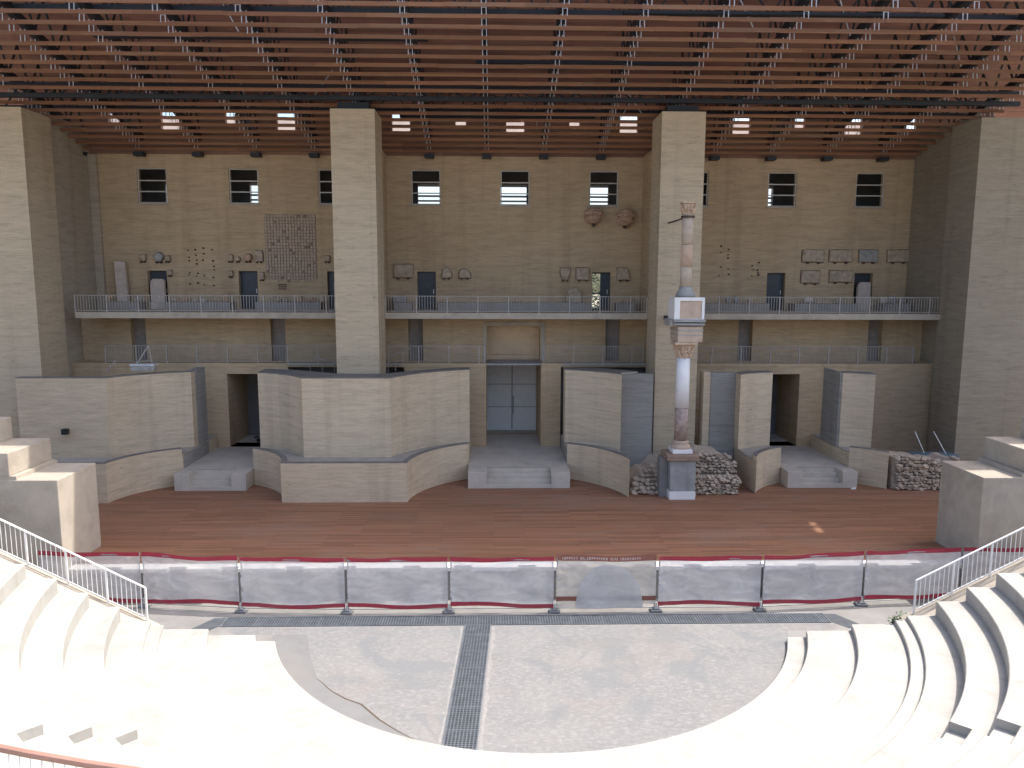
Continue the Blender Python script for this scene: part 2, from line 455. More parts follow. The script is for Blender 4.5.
# stage front: niched low wall carrying a white coping
pf = thing('stage_front_wall', (0, 25.7, 0), 'low niched wall with pale coping along the front edge of the wooden stage, behind the barrier fence', 'wall')
g = MB(); x = -15.7; k = 0
while x < 15.5:
    w = (1.15, .62, 1.6, .62)[k % 4]; d = (0, .22, 0, .22)[k % 4]
    g.box(x, min(x + w, 15.56), 25.5 + d, 25.95, 0, 1.06); x += w; k += 1
g.build('wall_face', 'conc', pf)
g = MB(); x = -15.7; k = 0
while x < 15.5:
    w = (1.15, .62, 1.6, .62)[k % 4]; d = (0, .2, 0, .2)[k % 4]
    g.box(x, min(x + w, 15.56), 25.42 + d, 25.928, 1.065, 1.195); x += w; k += 1
g.build('coping', 'white', pf)

# ------------------------------------------------------------------ seating
terr = thing('seating_terrace', (0, 2, 0), 'curved pale stone seating terraces wrapping round the orchestra floor', 'seating')
YC = 22.2
ST = [(math.radians(a - 1.9), math.radians(a + 1.9)) for a in (46.7, 90, 133.3)]   # stairways, angle below the x axis
def ring(name, r0, r1, z, zb, stairs=False, yc=YC, ch=.02, mat='seat', parent=terr):
    """annular step from radius r0 to r1, top z, riser from zb"""
    def sector(a0, a1, ra, rb, z0, z1, mb):
        n = max(2, int((a1 - a0) / .035))
        prof = [(ra, z0), (ra, z1 - ch), (ra + ch, z1), (rb, z1), (rb, z0)]
        vs = []
        for i in range(n + 1):
            for (r, zz) in prof:
                lo = math.asin(min(1, (OC[1] - yc) / r))
                t = a0 + (a1 - a0) * i / n
                t = min(max(t, lo), PI - lo)
                vs.append((OC[0] + r * math.cos(t), OC[1] - r * math.sin(t), zz))
        m = len(prof); fs = []
        for i in range(n):
            for k in range(m):
                a = i * m + k; b = i * m + (k + 1) % m
                fs.append((a, a + m, b + m, b))
        fs.append(tuple(range(m))); fs.append(tuple(range((n + 1) * m - 1, n * m - 1, -1)))
        mb.add(vs, fs)
    mb = MB()
    if not stairs:
        sector(0, PI, r0, r1, zb, z, mb)
        return mb.build(name, mat, parent)
    cuts = [0] + [a for s_ in ST for a in s_] + [PI]
    half = (r1 - r0) * .5
    for i in range(0, len(cuts) - 1):
        if i % 2 == 0: sector(cuts[i], cuts[i + 1], r0, r1, zb, z, mb)
        else: sector(cuts[i], cuts[i + 1], r0 + half, r1, zb, z, mb)
    o = mb.build(name, mat, parent)
    for a0, a1 in ST:
        mb2 = MB(); sector(a0, a1, r0 - .02, r0 + half, zb, max(z - .225, .755), mb2)
        mb2.build('stair_tread', mat, parent)
    return o
ring('seat_row', 8.2, 8.78, .15, -.05); ring('seat_row', 8.76, 10.12, .35, -.05); ring('seat_row', 10.1, 11.8, .55, -.05)
ring('seat_row', 11.40, 11.78, .69, .4)
NR = 9
for k in range(NR):
    r0 = 11.75 + .88 * k; z = .82 + .45 * k
    ring('seat_row', r0, r0 + .90, z, (z - .45) if k else .3, k > 0)
rt = 11.75 + .88 * NR
zt = .82 + .45 * (NR - 1)
ring('landing', rt - .01, 19.62, zt - .002, zt - .5, yc=20)
ring('podium_wall', 19.6, 20.3, 6.0, zt - .3, yc=20)
for k in range(12):
    ring('seat_row', 20.28 + .88 * k, 21.2 + .88 * k, 6.3 + .42 * k, 5.6 + .42 * k, True, yc=14)
# infill below the rows so no light leaks under them
for sgn in (-1, 1):
    g = MB()
    for k in range(NR):
        r0 = 11.75 + .88 * k; xx = math.sqrt(r0 * r0 - 2.5 ** 2)
        x1 = math.sqrt((r0 + .9) ** 2 - 2.5 ** 2)
        g.box(*(sorted((sgn * (xx + .03), sgn * (x1 + .02)))), 21.9, 22.196, -.05, .815 + .45 * k)
    g.build('end_wall', 'seat', terr)

# sloping walls beside the two entrance passages, with white railings
def sloped(sgn, label):
    t = thing('passage_wall', (sgn * 14, 22.75, 0), label, 'wall')
    xs, xe = 11.55, 20.0
    z = lambda x: .42 + .512 * (x - 11.6)
    g = MB(); g.prism_y([(sgn * xs, 0), (sgn * xe, 0), (sgn * xe, z(xe)), (sgn * xs, z(xs))], 22.2, 22.9)
    g.build('wall_body', 'blockst', t)
    return z
zs_ = sloped(-1, 'sloping beige wall beside the left passage, under the white stair railing')
sloped(1, 'sloping beige wall beside the right passage, under the white stair railing')
def stair_rail(sgn, label):
    t = thing('stair_railing', (sgn * 14, 22.9, 0), label, 'railing', 'white stair railings beside the seating')
    xs, xe = (11.85 if sgn < 0 else 12.02), 19.0
    Z = lambda x: .55 + .512 * (x - 11.8)
    g = MB(); g.tube([(sgn * xs, 22.75, Z(xs) + 1.06), (sgn * xe, 22.75, Z(xe) + 1.12)], .03); g.build('top_rail', 'whitepaint', t)
    g = MB(); g.bar((sgn * (xs + .1), 22.75, Z(xs) + .12), (sgn * xe, 22.75, Z(xe) + .12), .04); g.build('bottom_rail', 'whitepaint', t)
    x = xs; i = 0
    g = MB()
    while x < xe:
        if i % 8 == 0:
            MB().box(sgn * x - .025, sgn * x + .025, 22.725, 22.775, Z(x) - .25, Z(x) + 1.05).build('post', 'whitepaint', t)
        else: g.tube([(sgn * x, 22.75, Z(x) + .1), (sgn * x, 22.75, Z(x) + 1.07)], .011, 5)
        x += .145; i += 1
    g.build('baluster_bars', 'whitepaint', t)
stair_rail(-1, 'white metal railing sloping down beside the left seats')
stair_rail(1, 'white metal railing sloping down beside the right seats')
# guard rail on the podium below the camera
t = thing('guard_rail', (-5, 6.2, 6), 'curved guard rail with worn reddish brown top rail above the bottom left seats', 'railing')
pts = [(OC[0] + 19.25 * math.cos(a), OC[1] + 19.25 * math.sin(a), 7.0) for a in [PI * 1.5 - .75 + .03 * i for i in range(19)]]
pts2 = [p for p in pts if p[0] < -2.2]
g = MB(); g.tube(pts2, .032, 8); g.build('top_rail', 'woodrail', t)
g = MB(); g.tube([(p[0], p[1], 5.3) for p in pts2], .02, 6); g.build('bottom_rail', 'whitepaint', t)
g = MB(); gg = MB()
for a, b in zip(pts2, pts2[1:]):
    for k in range(5):
        q = [a[i] + (b[i] - a[i]) * k / 5 for i in range(3)]
        g.tube([(q[0], q[1], 5.3), (q[0], q[1], 6.98)], .007, 5)
g.build('baluster_bars', 'whitepaint', t)
for p in pts2[::5]:
    g = MB(); g.tube([(p[0], p[1], zt), (p[0], p[1], 6.98)], .022, 8); g.build('post', 'whitepaint', t)

# ------------------------------------------------------------------ tribunal blocks at the stage sides
def tribunal(sgn, x0, label):
    t = thing('stepped_block', (x0 + sgn * 3, 26.7, 0), label, 'stone block', 'stepped stone blocks at the stage ends')
    g = MB(); g.box(*sorted((x0, sgn * 27)), 25.36, 27.86, 0, 4.33); g.build('base_block', 'blockst', t, bevel=.025)
    g = MB(); g.box(*sorted((x0 + sgn * 1.36, sgn * 26.9)), 25.38, 27.84, 4.33, 4.46); g.build('kerb', 'blockst', t)
    for i in range(5):
        xx = x0 + sgn * (1.56 + 1.33 * i)
        g = MB(); g.box(*sorted((xx, sgn * (26.8 - .02 * i))), 25.365 + .003 * i, 27.855 - .003 * i, 4.46 + .79 * i, 5.25 + .79 * i)
        g.build('step_block', 'blockst', t, bevel=.025)
tribunal(-1, -15.75, 'big stepped block of pale stone left of the wooden stage')
tribunal(1, 15.6, 'big stepped block of stained stone right of the wooden stage')

# ------------------------------------------------------------------ gratings
def grating(name, x0, x1, y0, y1, label, shear=0, n_long=None, along='x', ends=False):
    t = thing(name, ((x0 + x1) / 2, (y0 + y1) / 2, 0), label, 'grating')
    sh = lambda x, y: (x + shear * (y - y1), y)
    g = MB()
    g.add([(*sh(x, y), .007) for x, y in ((x0, y0), (x1, y0), (x1, y1), (x0, y1))], [(0, 1, 2, 3)])
    g.build('channel_bed', 'trench', t)
    g = MB(); st = .085
    nx = int((x1 - x0) / st); ny = int((y1 - y0) / st)
    def bar(a, b, w):
        d = (b[0] - a[0], b[1] - a[1]); L = math.hypot(*d); px, py = -d[1] / L * w / 2, d[0] / L * w / 2
        vs = [(a[0] - px, a[1] - py), (b[0] - px, b[1] - py), (b[0] + px, b[1] + py), (a[0] + px, a[1] + py)]
        g.prism(vs, .012, .03)
    for i in range(nx + 1):
        x = x0 + (x1 - x0) * i / nx
        bar(sh(x, y0), sh(x, y1), .03 if i % 12 else .055)
    for j in range(ny + 1):
        y = y0 + (y1 - y0) * j / ny
        bar(sh(x0, y), sh(x1, y), .03 if (j % 12 or ny < 14) else .055)
    g.build('bars', 'grate', t)
    if ends:
        for sg in (-1, 1):
            g = MB(); e = x1 if sg > 0 else x0
            poly = [(e + sg * .03, y1), (e + sg * .42, y1 - .02), (e + sg * 1.0, y0 - .35), (e + sg * .42, y0 - .42), (e + sg * .03, y0 + .08)]
            g.prism(poly, .006, .012); g.build('angled_end', 'drainend', t)
    return t
grating('drain_grating', -9.9, 9.75, 23.5, 24.15, 'long dark steel drain grating across the orchestra, beside the barrier fence', ends=True)
grating('drain_grating', -2.1, -1.3, 16.62, 23.48, 'dark steel drain grating running from the long one towards the seats', shear=.047)

# ------------------------------------------------------------------ barrier fence
FX = [(-16.5, 25.22), (-13.0, 25.05), (-9.6, 24.58), (-6.07, 24.42), (-2.68, 24.42), (.83, 24.42), (4.24, 24.42), (7.75, 24.42), (11.37, 24.8), (14.89, 25.1), (18.4, 25.24)]
FL = ['leftmost fence panel, behind the white stair railing', 'white cloth fence panel right beside the end of the left stair railing',
      'white cloth fence panel with three pale bars showing through', 'white cloth fence panel with a thin upright line, left of the cross drain',
      'white cloth fence panel behind the head of the cross drain', 'beige fence panel with brown red lettered band and big grey rounded patch',
      'white cloth fence panel just right of the beige lettered one', 'white cloth fence panel in front of the little bright patch on the stage',
      'white cloth fence panel in front of the right stepped block', 'rightmost fence panel, behind the right stair railing']
def fence(i):
    (xa, ya), (xb, yb) = FX[i], FX[i + 1]
    t = thing('barrier_fence', ((xa + xb) / 2, (ya + yb) / 2, 0), FL[i], 'fence', 'cloth covered barrier fence panels')
    P = lambda u, z, d=0: (xa + (xb - xa) * u + d * (yb - ya) / 3.5, ya + (yb - ya) * u - d * (xb - xa) / 3.5, z)
    e = .02
    g = MB()
    for u in (e, 1 - e): g.tube([P(u, .1), P(u, 1.93)], .021, 8)
    g.tube([P(e, 1.84), P(1 - e, 1.84)], .019, 8); g.tube([P(e, .16), P(1 - e, .16)], .019, 8)
    g.build('frame', 'postgrey', t)
    rr = random.Random(i * 5 + 1)
    ph = rr.uniform(0, 6)
    sag = rr.uniform(.03, .07)
    def top(u): return 1.83 - sag * math.sin(PI * u) * (.6 + .4 * math.sin(5 * u + ph))
    def bot(u): return .24 + .05 * math.sin(4 * u + ph) 
    def dep(u, v): return .03 + .03 * math.sin(9 * u + 4 * v + ph) * math.sin(PI * u) + .02 * noise.noise(Vector((u * 5 + ph, v * 4, i))) + (.05 * math.exp(-u * (9 + 4 * math.sin(ph))) + .012) * noise.noise(Vector((u * 14 + v * 6 + ph, v * 13 - u * 9, i * 2)))
    def sheet(z0f, z1f, off, nu=72, nv=20, u0=.012, u1=.988):
        mb = MB(); vs = []; fs = []
        for a in range(nu + 1):
            u = u0 + (u1 - u0) * a / nu
            for b in range(nv + 1):
                v = b / nv
                z = z0f(u) + (z1f(u) - z0f(u)) * v; vs.append(P(u, z, dep(u, z / 1.9) + off))
        for a in range(nu):
            for b in range(nv):
                k = a * (nv + 1) + b
                fs.append((k, k + nv + 1, k + nv + 2, k + 1))
        mb.add(vs, fs); return mb
    special = i == 5
    sheet(bot, top, 0).build('net_cloth', 'banner' if special else 'cloth', t, True)
    bw = .17 if special else .11
    sheet(lambda u: top(u) - .02, lambda u: top(u) + bw + .03 * math.sin(PI * u + ph) ** 2, .008, 36, 3).build('top_band', 'brownband' if special else 'red', t, True)
    if special:
        sheet(lambda u: .42, lambda u: .58, .012, 36, 2).build('bottom_band', 'brownband', t, True)
        # grey rounded print on the banner
        mb = MB(); vs = []; n = 40
        fs = []
        for a in range(n + 1):
            u = .2 + .66 * a / n; q = (a / n - .5) * 2
            h = .3 + 1.36 * (1 - abs(q) ** 2.6) ** .62 if abs(q) < 1 else .3
            for b in range(7):
                z = .16 + (h - .16) * b / 6
                vs.append(P(u, z, dep(u, z / 1.9) + .045))
        for a in range(n):
            for b in range(6):
                k = a * 7 + b; fs.append((k, k + 7, k + 8, k + 1))
        mb.add(vs, fs); mb.build('grey_print', 'blur', t, True)
        # row of small pale letters, too small to read in the photograph
        mb = MB(); u = .07
        lens = [7, 2, 9, 4, 9]; rl = random.Random(3)
        for L in lens:
            for c in range(L):
                w = rl.choice((.011, .015, .018)); z0 = top(u) + .03; hh = .085
                d = dep(u, z0 / 1.9) + .022
                kind = rl.randrange(4)
                mb.add([P(u, z0, d), P(u + .005, z0, d), P(u + .005, z0 + hh, d), P(u, z0 + hh, d)], [(0, 1, 2, 3)])
                if kind != 1: mb.add([P(u + .005, z0 + hh - .02, d), P(u + w, z0 + hh - .02, d), P(u + w, z0 + hh, d), P(u + .005, z0 + hh, d)], [(0, 1, 2, 3)])
                if kind != 2: mb.add([P(u + .005, z0 + .035, d), P(u + w, z0 + .035, d), P(u + w, z0 + .055, d), P(u + .005, z0 + .055, d)], [(0, 1, 2, 3)])
                if kind > 1: mb.add([P(u + .005, z0, d), P(u + w, z0, d), P(u + w, z0 + .02, d), P(u + .005, z0 + .02, d)], [(0, 1, 2, 3)])
                u += w + .007
            u += .02
        tag(mb.build('lettering', 'letter', t), kind='stuff')
    else:
        sheet(lambda u: bot(u) - .02, lambda u: bot(u) + .12, .012, 36, 2).build('bottom_band', 'red', t, True)
    return t
for i in range(10): fence(i)
# weights under the joints
w0 = None
WLAB = ['behind the white stair railing at left', 'at the left end of the long drain grating', 'third from the left along the drain', 'just left of the cross drain',
        'left of the beige lettered panel', 'right of the beige lettered panel', 'below the joint right of the middle of the stage', 'past the right end of the long drain', 'behind the right stair railing']
for i, (x, y) in enumerate(FX[1:-1]):
    g = MB(); g.box(x - .19, x + .19, y - .11, y + .2, .005, .09); g.box(x - .11, x + .11, y - .08, y + .15, .09, .14)
    if w0 is None:
        w0 = thing('fence_weight', (x, y, 0), 'dark concrete fence foot ' + WLAB[0], 'fence foot', 'concrete feet of the barrier fence')
        g.build('block', 'weight', w0, bevel=.02)
        MB().tube([(x, y, .1), (x, y, .32)], .03, 8).build('socket', 'galv', w0)
        base = Vector((x, y, 0))
    else:
        c = copy_thing(w0, Vector((x, y, 0)) - base, 'dark concrete fence foot ' + WLAB[i])
        c.rotation_euler.z = rnd(-.15, .15)

# ------------------------------------------------------------------ stage building
B = thing('stage_building', (0, 44, 0), 'tall brick stage building with slatted timber roof, wall openings and two big pillars', 'building')
WX = [-20.25, -15.18, -10.2, -5.02, 0, 5.02, 10.15, 15.2, 20.25]
DX = [-20.25, -15.15, -10.15, -5.04, 4.98, 15.1, 20.2]
LD = [-20.55, -13.0, -5.49, 5.37, 12.76, 20.05]
YM = 42.4
holes = [(x - .82, x + .82, 15.2, 17.1) for x in WX] + [(x - .53, x + .53, 9.3, 11.45) for x in DX]
holes += [(-1.6, 1.36, 2.0, 8.5)]
MB().panel(-24.0, 23.1, YW, YW + .45, ZD, 17.85, holes).build('back_wall', 'wall', B)
hi = []
for k in range(-7, 8):
    hi.append((3.18 * k - .5, 3.18 * k + .5, 19.08, 20.15) if k % 2 == 0 else (3.18 * k - .15, 3.18 * k + .42, 19.45, 20.15))
MB().panel(-27, 27, YW, YW + .3, 17.86, 20.9, hi).build('upper_cladding', 'clad', B)
MB().panel(-23.6, 22.69, YM, YW - .005, ZW + .002, 8.976, [(x - .4, x + .4, ZW, 8.9) for x in LD] + [(-1.6, 1.36, ZW, 8.5)]).build('middle_wall', 'wall', B)
# lower wall and its doorways; it stands back behind the hollow brick shells
lh = [(-15.45, -13.35, ZP, 5.97), (13.45, 15.45, ZP, 5.97), (-1.6, 1.36, ZP, 6.6)]
MB().panel(-24.0, -12.2, YLW, YLW + 1.1, ZD, ZW - .2, [lh[0]]).build('lower_wall', 'wall', B)
MB().panel(-6.0, -1.6, YLW, YLW + 1.1, ZD, ZW - .2, []).build('lower_wall', 'wall', B)
MB().panel(1.36, 2.42, YLW, YLW + 1.1, ZD, ZW - .2, []).build('lower_wall', 'wall', B)
MB().panel(9.2, 23.0, YLW, YLW + 1.1, ZD, ZW - .2, [lh[1]]).build('lower_wall', 'wall', B)
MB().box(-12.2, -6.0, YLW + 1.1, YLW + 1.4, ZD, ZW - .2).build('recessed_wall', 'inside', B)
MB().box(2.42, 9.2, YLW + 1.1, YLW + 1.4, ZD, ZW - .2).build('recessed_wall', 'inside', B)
# walkway slab over the lower wall
MB().box(-24.0, -1.6, YLW - .03, YW, ZW - .2, ZW).build('walkway', 'wall', B)
MB().box(1.36, 23.0, YLW - .03, YW, ZW - .2, ZW).build('walkway', 'wall', B)
MB().box(-12.2, -6.2, YLW - .12, YLW - .035, ZW - .09, ZW + .01).build('walkway_edge', 'rail', B)
MB().box(2.5, 7.0, YLW - .12, YLW - .035, ZW - .09, ZW + .01).build('walkway_edge', 'rail', B)
# doorway frame round the tall middle opening
MB().panel(-1.78, 1.62, YM - .06, YM - .003, ZW + .003, 8.72, [(-1.6, 1.4, ZW - 1, 8.5)]).build('opening_frame', 'slabedge', B)
for a, b, nm in ((-1.62, -1.6 + .0, 'l'),): pass
# passage behind the middle opening
MB().box(-2.0, -1.602, YLW + 1.1, 46.2, ZD, ZW - .203).build('passage_wall', 'wall', B)
MB().box(-2.0, -1.602, YW + .451, 46.2, ZW - .2, 8.9).build('passage_wall', 'wall', B)
MB().box(1.362, 1.9, YLW + 1.1, 46.2, ZD, ZW - .203).build('passage_wall', 'wall', B)
MB().box(1.362, 1.9, YW + .451, 46.2, ZW - .2, 8.9).build('passage_wall', 'wall', B)
MB().box(-1.598, 1.358, 43.5, 43.7, 6.5, 8.498).build('passage_back', 'passage', B)
MB().box(-1.6, 1.36, 46.0, 46.3, 6.0, 8.9).build('passage_back', 'inside', B)
MB().box(-1.6, 1.36, YW + .46, 46.0, 8.6, 8.9).build('passage_ceiling', 'inside', B)
MB().box(-1.598, 1.358, YLW + .1, 43.499, 6.44, 6.52).build('bridge_floor', 'postgrey', B)
MB().tube([(-1.59, YLW + .2, 7.02), (1.35, YLW + .2, 6.98)], .025).build('bridge_rail', 'brownst', B)
MB().tube([(-1.59, YLW + .2, 6.75), (1.35, YLW + .2, 6.8)], .02).build('bridge_rail', 'brownst', B)
# grey gate
gt = MB().box(-1.6, 1.36, 45.8, 45.92, ZP, 6.6).build('gate', 'gate', B)
for x0, x1 in ((-1.52, -.14), (-.06, 1.3)):
    for z0, z1 in ((2.12, 3.35), (3.5, 4.75), (4.85, 6.5)):
        MB().panel(x0, x1, 45.76, 45.797, z0, z1, [(x0 + .07, x1 - .07, z0 + .07, z1 - .07)]).build('gate_panel', 'gate', gt)
MB().box(-.135, -.065, 45.77, 45.798, ZP + .05, 6.55).build('meeting_stile', 'postgrey', gt)
for z in (3.425, 4.8):
    MB().box(-1.58, 1.34, 45.775, 45.797, z - .02, z + .02).build('joint', 'postgrey', gt)
MB().tube([(-.02, 45.7, 3.0), (-.02, 45.7, 4.1)], .03).tube([(-.02, 45.7, 3.05), (-.02, 45.8, 3.05)], .02).tube([(-.02, 45.7, 4.05), (-.02, 45.8, 4.05)], .02).build('handle', 'rail', gt)
# windows
for x in WX:
    f = MB().panel(x - .81, x + .81, YW + .06, YW + .13, 15.21, 17.09, [(x - .755, x + .755, 15.25, 15.80), (x - .755, x + .755, 15.86, 16.40), (x - .755, x + .755, 16.46, 17.045)])
    o = f.build('window', 'winframe', B)
    MB().box(x - .9, x + .9, YW - .06, YW - .002, 15.1, 15.195).build('sill', 'slabedge', o)
# rear wall with louvred openings, floors between
rh = [(x - .82, x + .82, 14.9, 16.78) for x in WX] + [(DX[4] - .5, DX[4] + .5, 9.3, 11.4)]
MB().panel(-24.0, 23.1, 48.2, 48.6, ZD, 17.85, rh).build('rear_wall', 'inside', B)
for x in WX:
    MB().panel(x - .82, x + .82, 48.3, 48.36, 14.9, 16.78, [(x - .8, x + .8, 14.95, 15.15), (x - .8, x + .8, 15.26, 15.72), (x - .8, x + .8, 15.83, 16.0), (x - .8, x + .8, 16.12, 16.62)]).build('louvre', 'galv', B)
MB().box(-24.0, 23.1, YW + .46, 48.19, 9.05, 9.28).build('inner_floor', 'inside', B)
MB().box(-24.0, 23.1, YW + .46, 48.19, 13.6, 13.8).build('inner_floor', 'inside', B)
MB().box(-24.0, 23.1, YW + .31, 48.6, 17.87, 18.05).build('inner_ceiling', 'inside', B)
MB().box(-24.2, -24.002, YW + .46, 48.6, ZD, 17.85).build('gable_wall', 'side', B)
MB().box(23.102, 23.3, YW + .46, 48.6, ZD, 17.85).build('gable_wall', 'side', B)
# pale parapet seen through the high openings; terrace added to bounce sun on it
MB().box(-25, 24, YW + .31, 48.6, 18.052, 18.4).build('bounce_terrace', 'render', B)
MB().box(-25, 24, 48.3, 48.6, 18.402, 20.6).build('rear_parapet', 'render', B)
# upper doors
for i, x in enumerate(DX):
    if i == 4:
        d = MB().panel(x - .52, x + .52, YW + .30, YW + .36, 9.3, 11.44, [(x - .48, x - .02, 9.35, 10.2), (x - .48, x - .02, 10.26, 11.4)])
    else: d = MB().box(x - .52, x + .52, YW + .30, YW + .36, 9.3, 11.44)
    o = d.build('door', 'doordark', B)
    MB().box(x + .36, x + .40, YW + .25, YW + .298, 10.2, 10.45).build('handle', 'galv', o)
for x in LD:
    MB().box(x - .398, x + .398, YM + .4, YM + .45, ZW + .004, 8.88).build('door', 'doorgrey', B)
for x0, x1 in ((-15.44, -13.36), (13.46, 15.44)):
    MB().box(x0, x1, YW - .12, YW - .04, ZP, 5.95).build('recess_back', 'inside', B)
MB().box(-15.6, -15.46, YLW + 1.1, YW - .13, ZP, 6.2).build('recess_side', 'wall', B)
MB().box(-13.34, -13.2, YLW + 1.1, YW - .13, ZP, 6.2).build('recess_side', 'wall', B)
MB().box(13.3, 13.44, YLW + 1.1, YW - .13, ZP, 6.2).build('recess_side', 'wall', B)
MB().box(15.46, 15.6, YLW + 1.1, YW - .13, ZP, 6.2).build('recess_side', 'wall', B)
# pillars and end piers
for s in (-1, 1):
    x = s * 7.9
    MB().box(x - 1.05, x + 1.05, 38.0, 40.3, ZD, 19.0).build('pillar', 'pillar', B)
    MB().box(x - .68, x + .68, 40.3, YW - .003, ZD, 17.9).build('pillar_fin', 'wall', B)
    MB().box(x - .75, x + .75, 38.3, 40.0, 19.0, 19.35).build('pillar_cap', 'steel', B)
MB().box(-42.0, -23.35, 38.0, 40.4, 0, 18.95).build('end_pier', 'pillar', B)
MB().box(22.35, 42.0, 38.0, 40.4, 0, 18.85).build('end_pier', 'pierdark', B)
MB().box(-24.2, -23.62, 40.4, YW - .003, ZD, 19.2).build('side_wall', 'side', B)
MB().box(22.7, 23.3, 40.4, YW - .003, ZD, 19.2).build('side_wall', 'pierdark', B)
MB().box(-23.6, -23.15, YW - .22, YW - .004, ZD, 17.8).build('corner_strip', 'side', B)
# balcony slabs and the shelf behind them
segs = [(-22.7, -8.98), (-6.84, 6.84), (8.97, 22.55)]
for a, b in segs:
    o = MB().box(a, b, YB, YW - .004, 8.98, 9.29).build('balcony', 'slabedge', B)
    sh = MB(); edges = [a + .1] + [v for x in DX if a < x < b for v in (x - .72, x + .72)] + [b - .1]
    for p, q in zip(edges[::2], edges[1::2]): sh.box(p, q, 43.35, YW - .005, 9.29, 9.72)
    sh.build('shelf', 'plinth', o)
# little fixing pegs left in the wall
for (xs, zs) in (((-18.45, -18.0, -17.6, -17.07), (12.7, 12.3, 12.0, 11.75, 11.4, 11.15, 10.75)), ((11.82, 12.3), (12.85, 12.55, 12.2, 11.7, 11.25)), ((13.71, 14.0), (11.95, 11.7, 11.5, 11.25))):
    for x in xs:
        for z in zs:
            if random.random() < .82:
                xx, zz = x + rnd(-.05, .05), z + rnd(-.12, .12); r = rnd(.028, .05)
                MB().box(xx - r, xx + r, YW - .07, YW + .02, zz - r, zz + r).build('fixing_peg', 'rust', B)

# ---- roof
roof = MB()
yf, yb = 29.45, 45.3
RS = lambda y: RH(y) + 2.75
hx0, hx1, hy0, hy1 = 24.38, 24.78, 32.3, 33.7         # unseen roof gap, added to throw a sun patch on the stage
def roofquad(x0, x1, y0, y1):
    roof.add([(x0, y0, RS(y0)), (x1, y0, RS(y0)), (x1, y1, RS(y1)), (x0, y1, RS(y1)),
              (x0, y0, RS(y0) + .12), (x1, y0, RS(y0) + .12), (x1, y1, RS(y1) + .12), (x0, y1, RS(y1) + .12)],
             [(0, 3, 2, 1), (4, 5, 6, 7), (0, 1, 5, 4), (1, 2, 6, 5), (2, 3, 7, 6), (3, 0, 4, 7)])
roofquad(-34, hx0, yf, yb); roofquad(hx1, 40, yf, yb); roofquad(hx0, hx1, yf, hy0); roofquad(hx0, hx1, hy1, yb)  # unseen side ends widened past the building to shade the stage
R_ = roof.build('roof', 'roofwood', B)
for i in range(22):
    y = 29.62 + .712 * i
    if y > 44.3: break
    z = RH(y); rr = random.Random(i)
    mb = MB(); x = -27.4
    while x < 23.9:
        w = min(x + rr.uniform(3.0, 6.4), 24.0)
        dz = rr.uniform(-.012, .012); dy = rr.uniform(-.01, .01)
        lean = .04; SHH = .165
        x1 = w - .008
        mb.add([(x, y + dy, z + dz), (x1, y + dy, z + dz), (x1, y + dy + .07, z + dz), (x, y + dy + .07, z + dz),
                (x, y + dy + lean, z + dz + SHH), (x1, y + dy + lean, z + dz + SHH), (x1, y + dy + lean + .07, z + dz + SHH), (x, y + dy + lean + .07, z + dz + SHH)],
               [(0, 3, 2, 1), (4, 5, 6, 7), (0, 1, 5, 4), (1, 2, 6, 5), (2, 3, 7, 6), (3, 0, 4, 7)])
        x = w
    mb.build('slat', 'slat', R_)
for k in range(-8, 8):
    x = 3.18 * (k + .5)
    if abs(x) > 26.5: continue
    mb = MB()
    mb.bar((x, 29.6, RH(29.6) + .95), (x, 44.49, RH(44.49) + .95), .26, .34)
    for j in range(9):
        y = 29.9 + 1.65 * j
        mb.bar((x, y, RH(y) + 1.1), (x, y + .8, RH(y + .8) + 2.7), .07); mb.bar((x, y + .8, RH(y + .8) + 2.7), (x, y + 1.6, RH(y + 1.6) + 1.1), .07)
    MB().bar((x - .25, 44.1, RH(44.2) - .1), (x + .25, 44.1, RH(44.2) - .1), .5, .2).build('rafter_seat', 'steel', R_)
    mb2 = mb; mb2.build('rafter', 'steel', R_)
    mb = MB()
    for i in range(22):
        y = 29.62 + .712 * i
        if y > 44.2: break
        for dx in (-.09, .09):
            mb.bar((x + dx, y + .03, RH(y) + .13), (x + dx, y + .06, RH(y) + .62), .032)
        mb.bar((x - .11, y + .05, RH(y) + .42), (x + .11, y + .05, RH(y) + .42), .03)
    tag(mb.build('slat_bracket', 'galv', R_), kind='stuff')
for y, zo in ((38.15, .05), (33.6, 1.3), (42.0, 1.3)):
    mb = MB(); z = RH(y) + zo
    h = .5 if zo < 1 else 1.1
    mb.bar((-27, y, z), (24.2, y, z), .24, .2); mb.bar((-27, y, z + h), (24.2, y, z + h), .2, .14)
    x = -26.5
    while x < 22.6:
        mb.bar((x, y, z), (x + .8, y, z + h), .07); mb.bar((x + .8, y, z + h), (x + 1.6, y, z), .07); x += 1.6
    mb.build('girder', 'steel', R_)
# pipework and cable trays lying above the slats
mb = MB()
for (xa, xb, y, zo) in ((-20, -9, 40.3, .5), (-6, 4, 41.0, .55), (9, 19, 40.6, .5), (-2, 8, 36.0, .6), (-18, -4, 34.5, .7), (4, 17, 32.5, .7)):
    mb.bar((xa, y, RH(y) + zo), (xb, y, RH(y) + zo), .3, .12)
mb.build('cable_tray', 'steel', R_)
mb = MB()
for i in range(16):
    x = rnd(-21, 21); y = rnd(31, 43); mb.bar((x, y, RH(y) + .5), (x + rnd(-1.2, 1.2), y + rnd(-.4, .4), RH(y) + 1.9), .04)
mb.build('tie_rod', 'galv', R_)

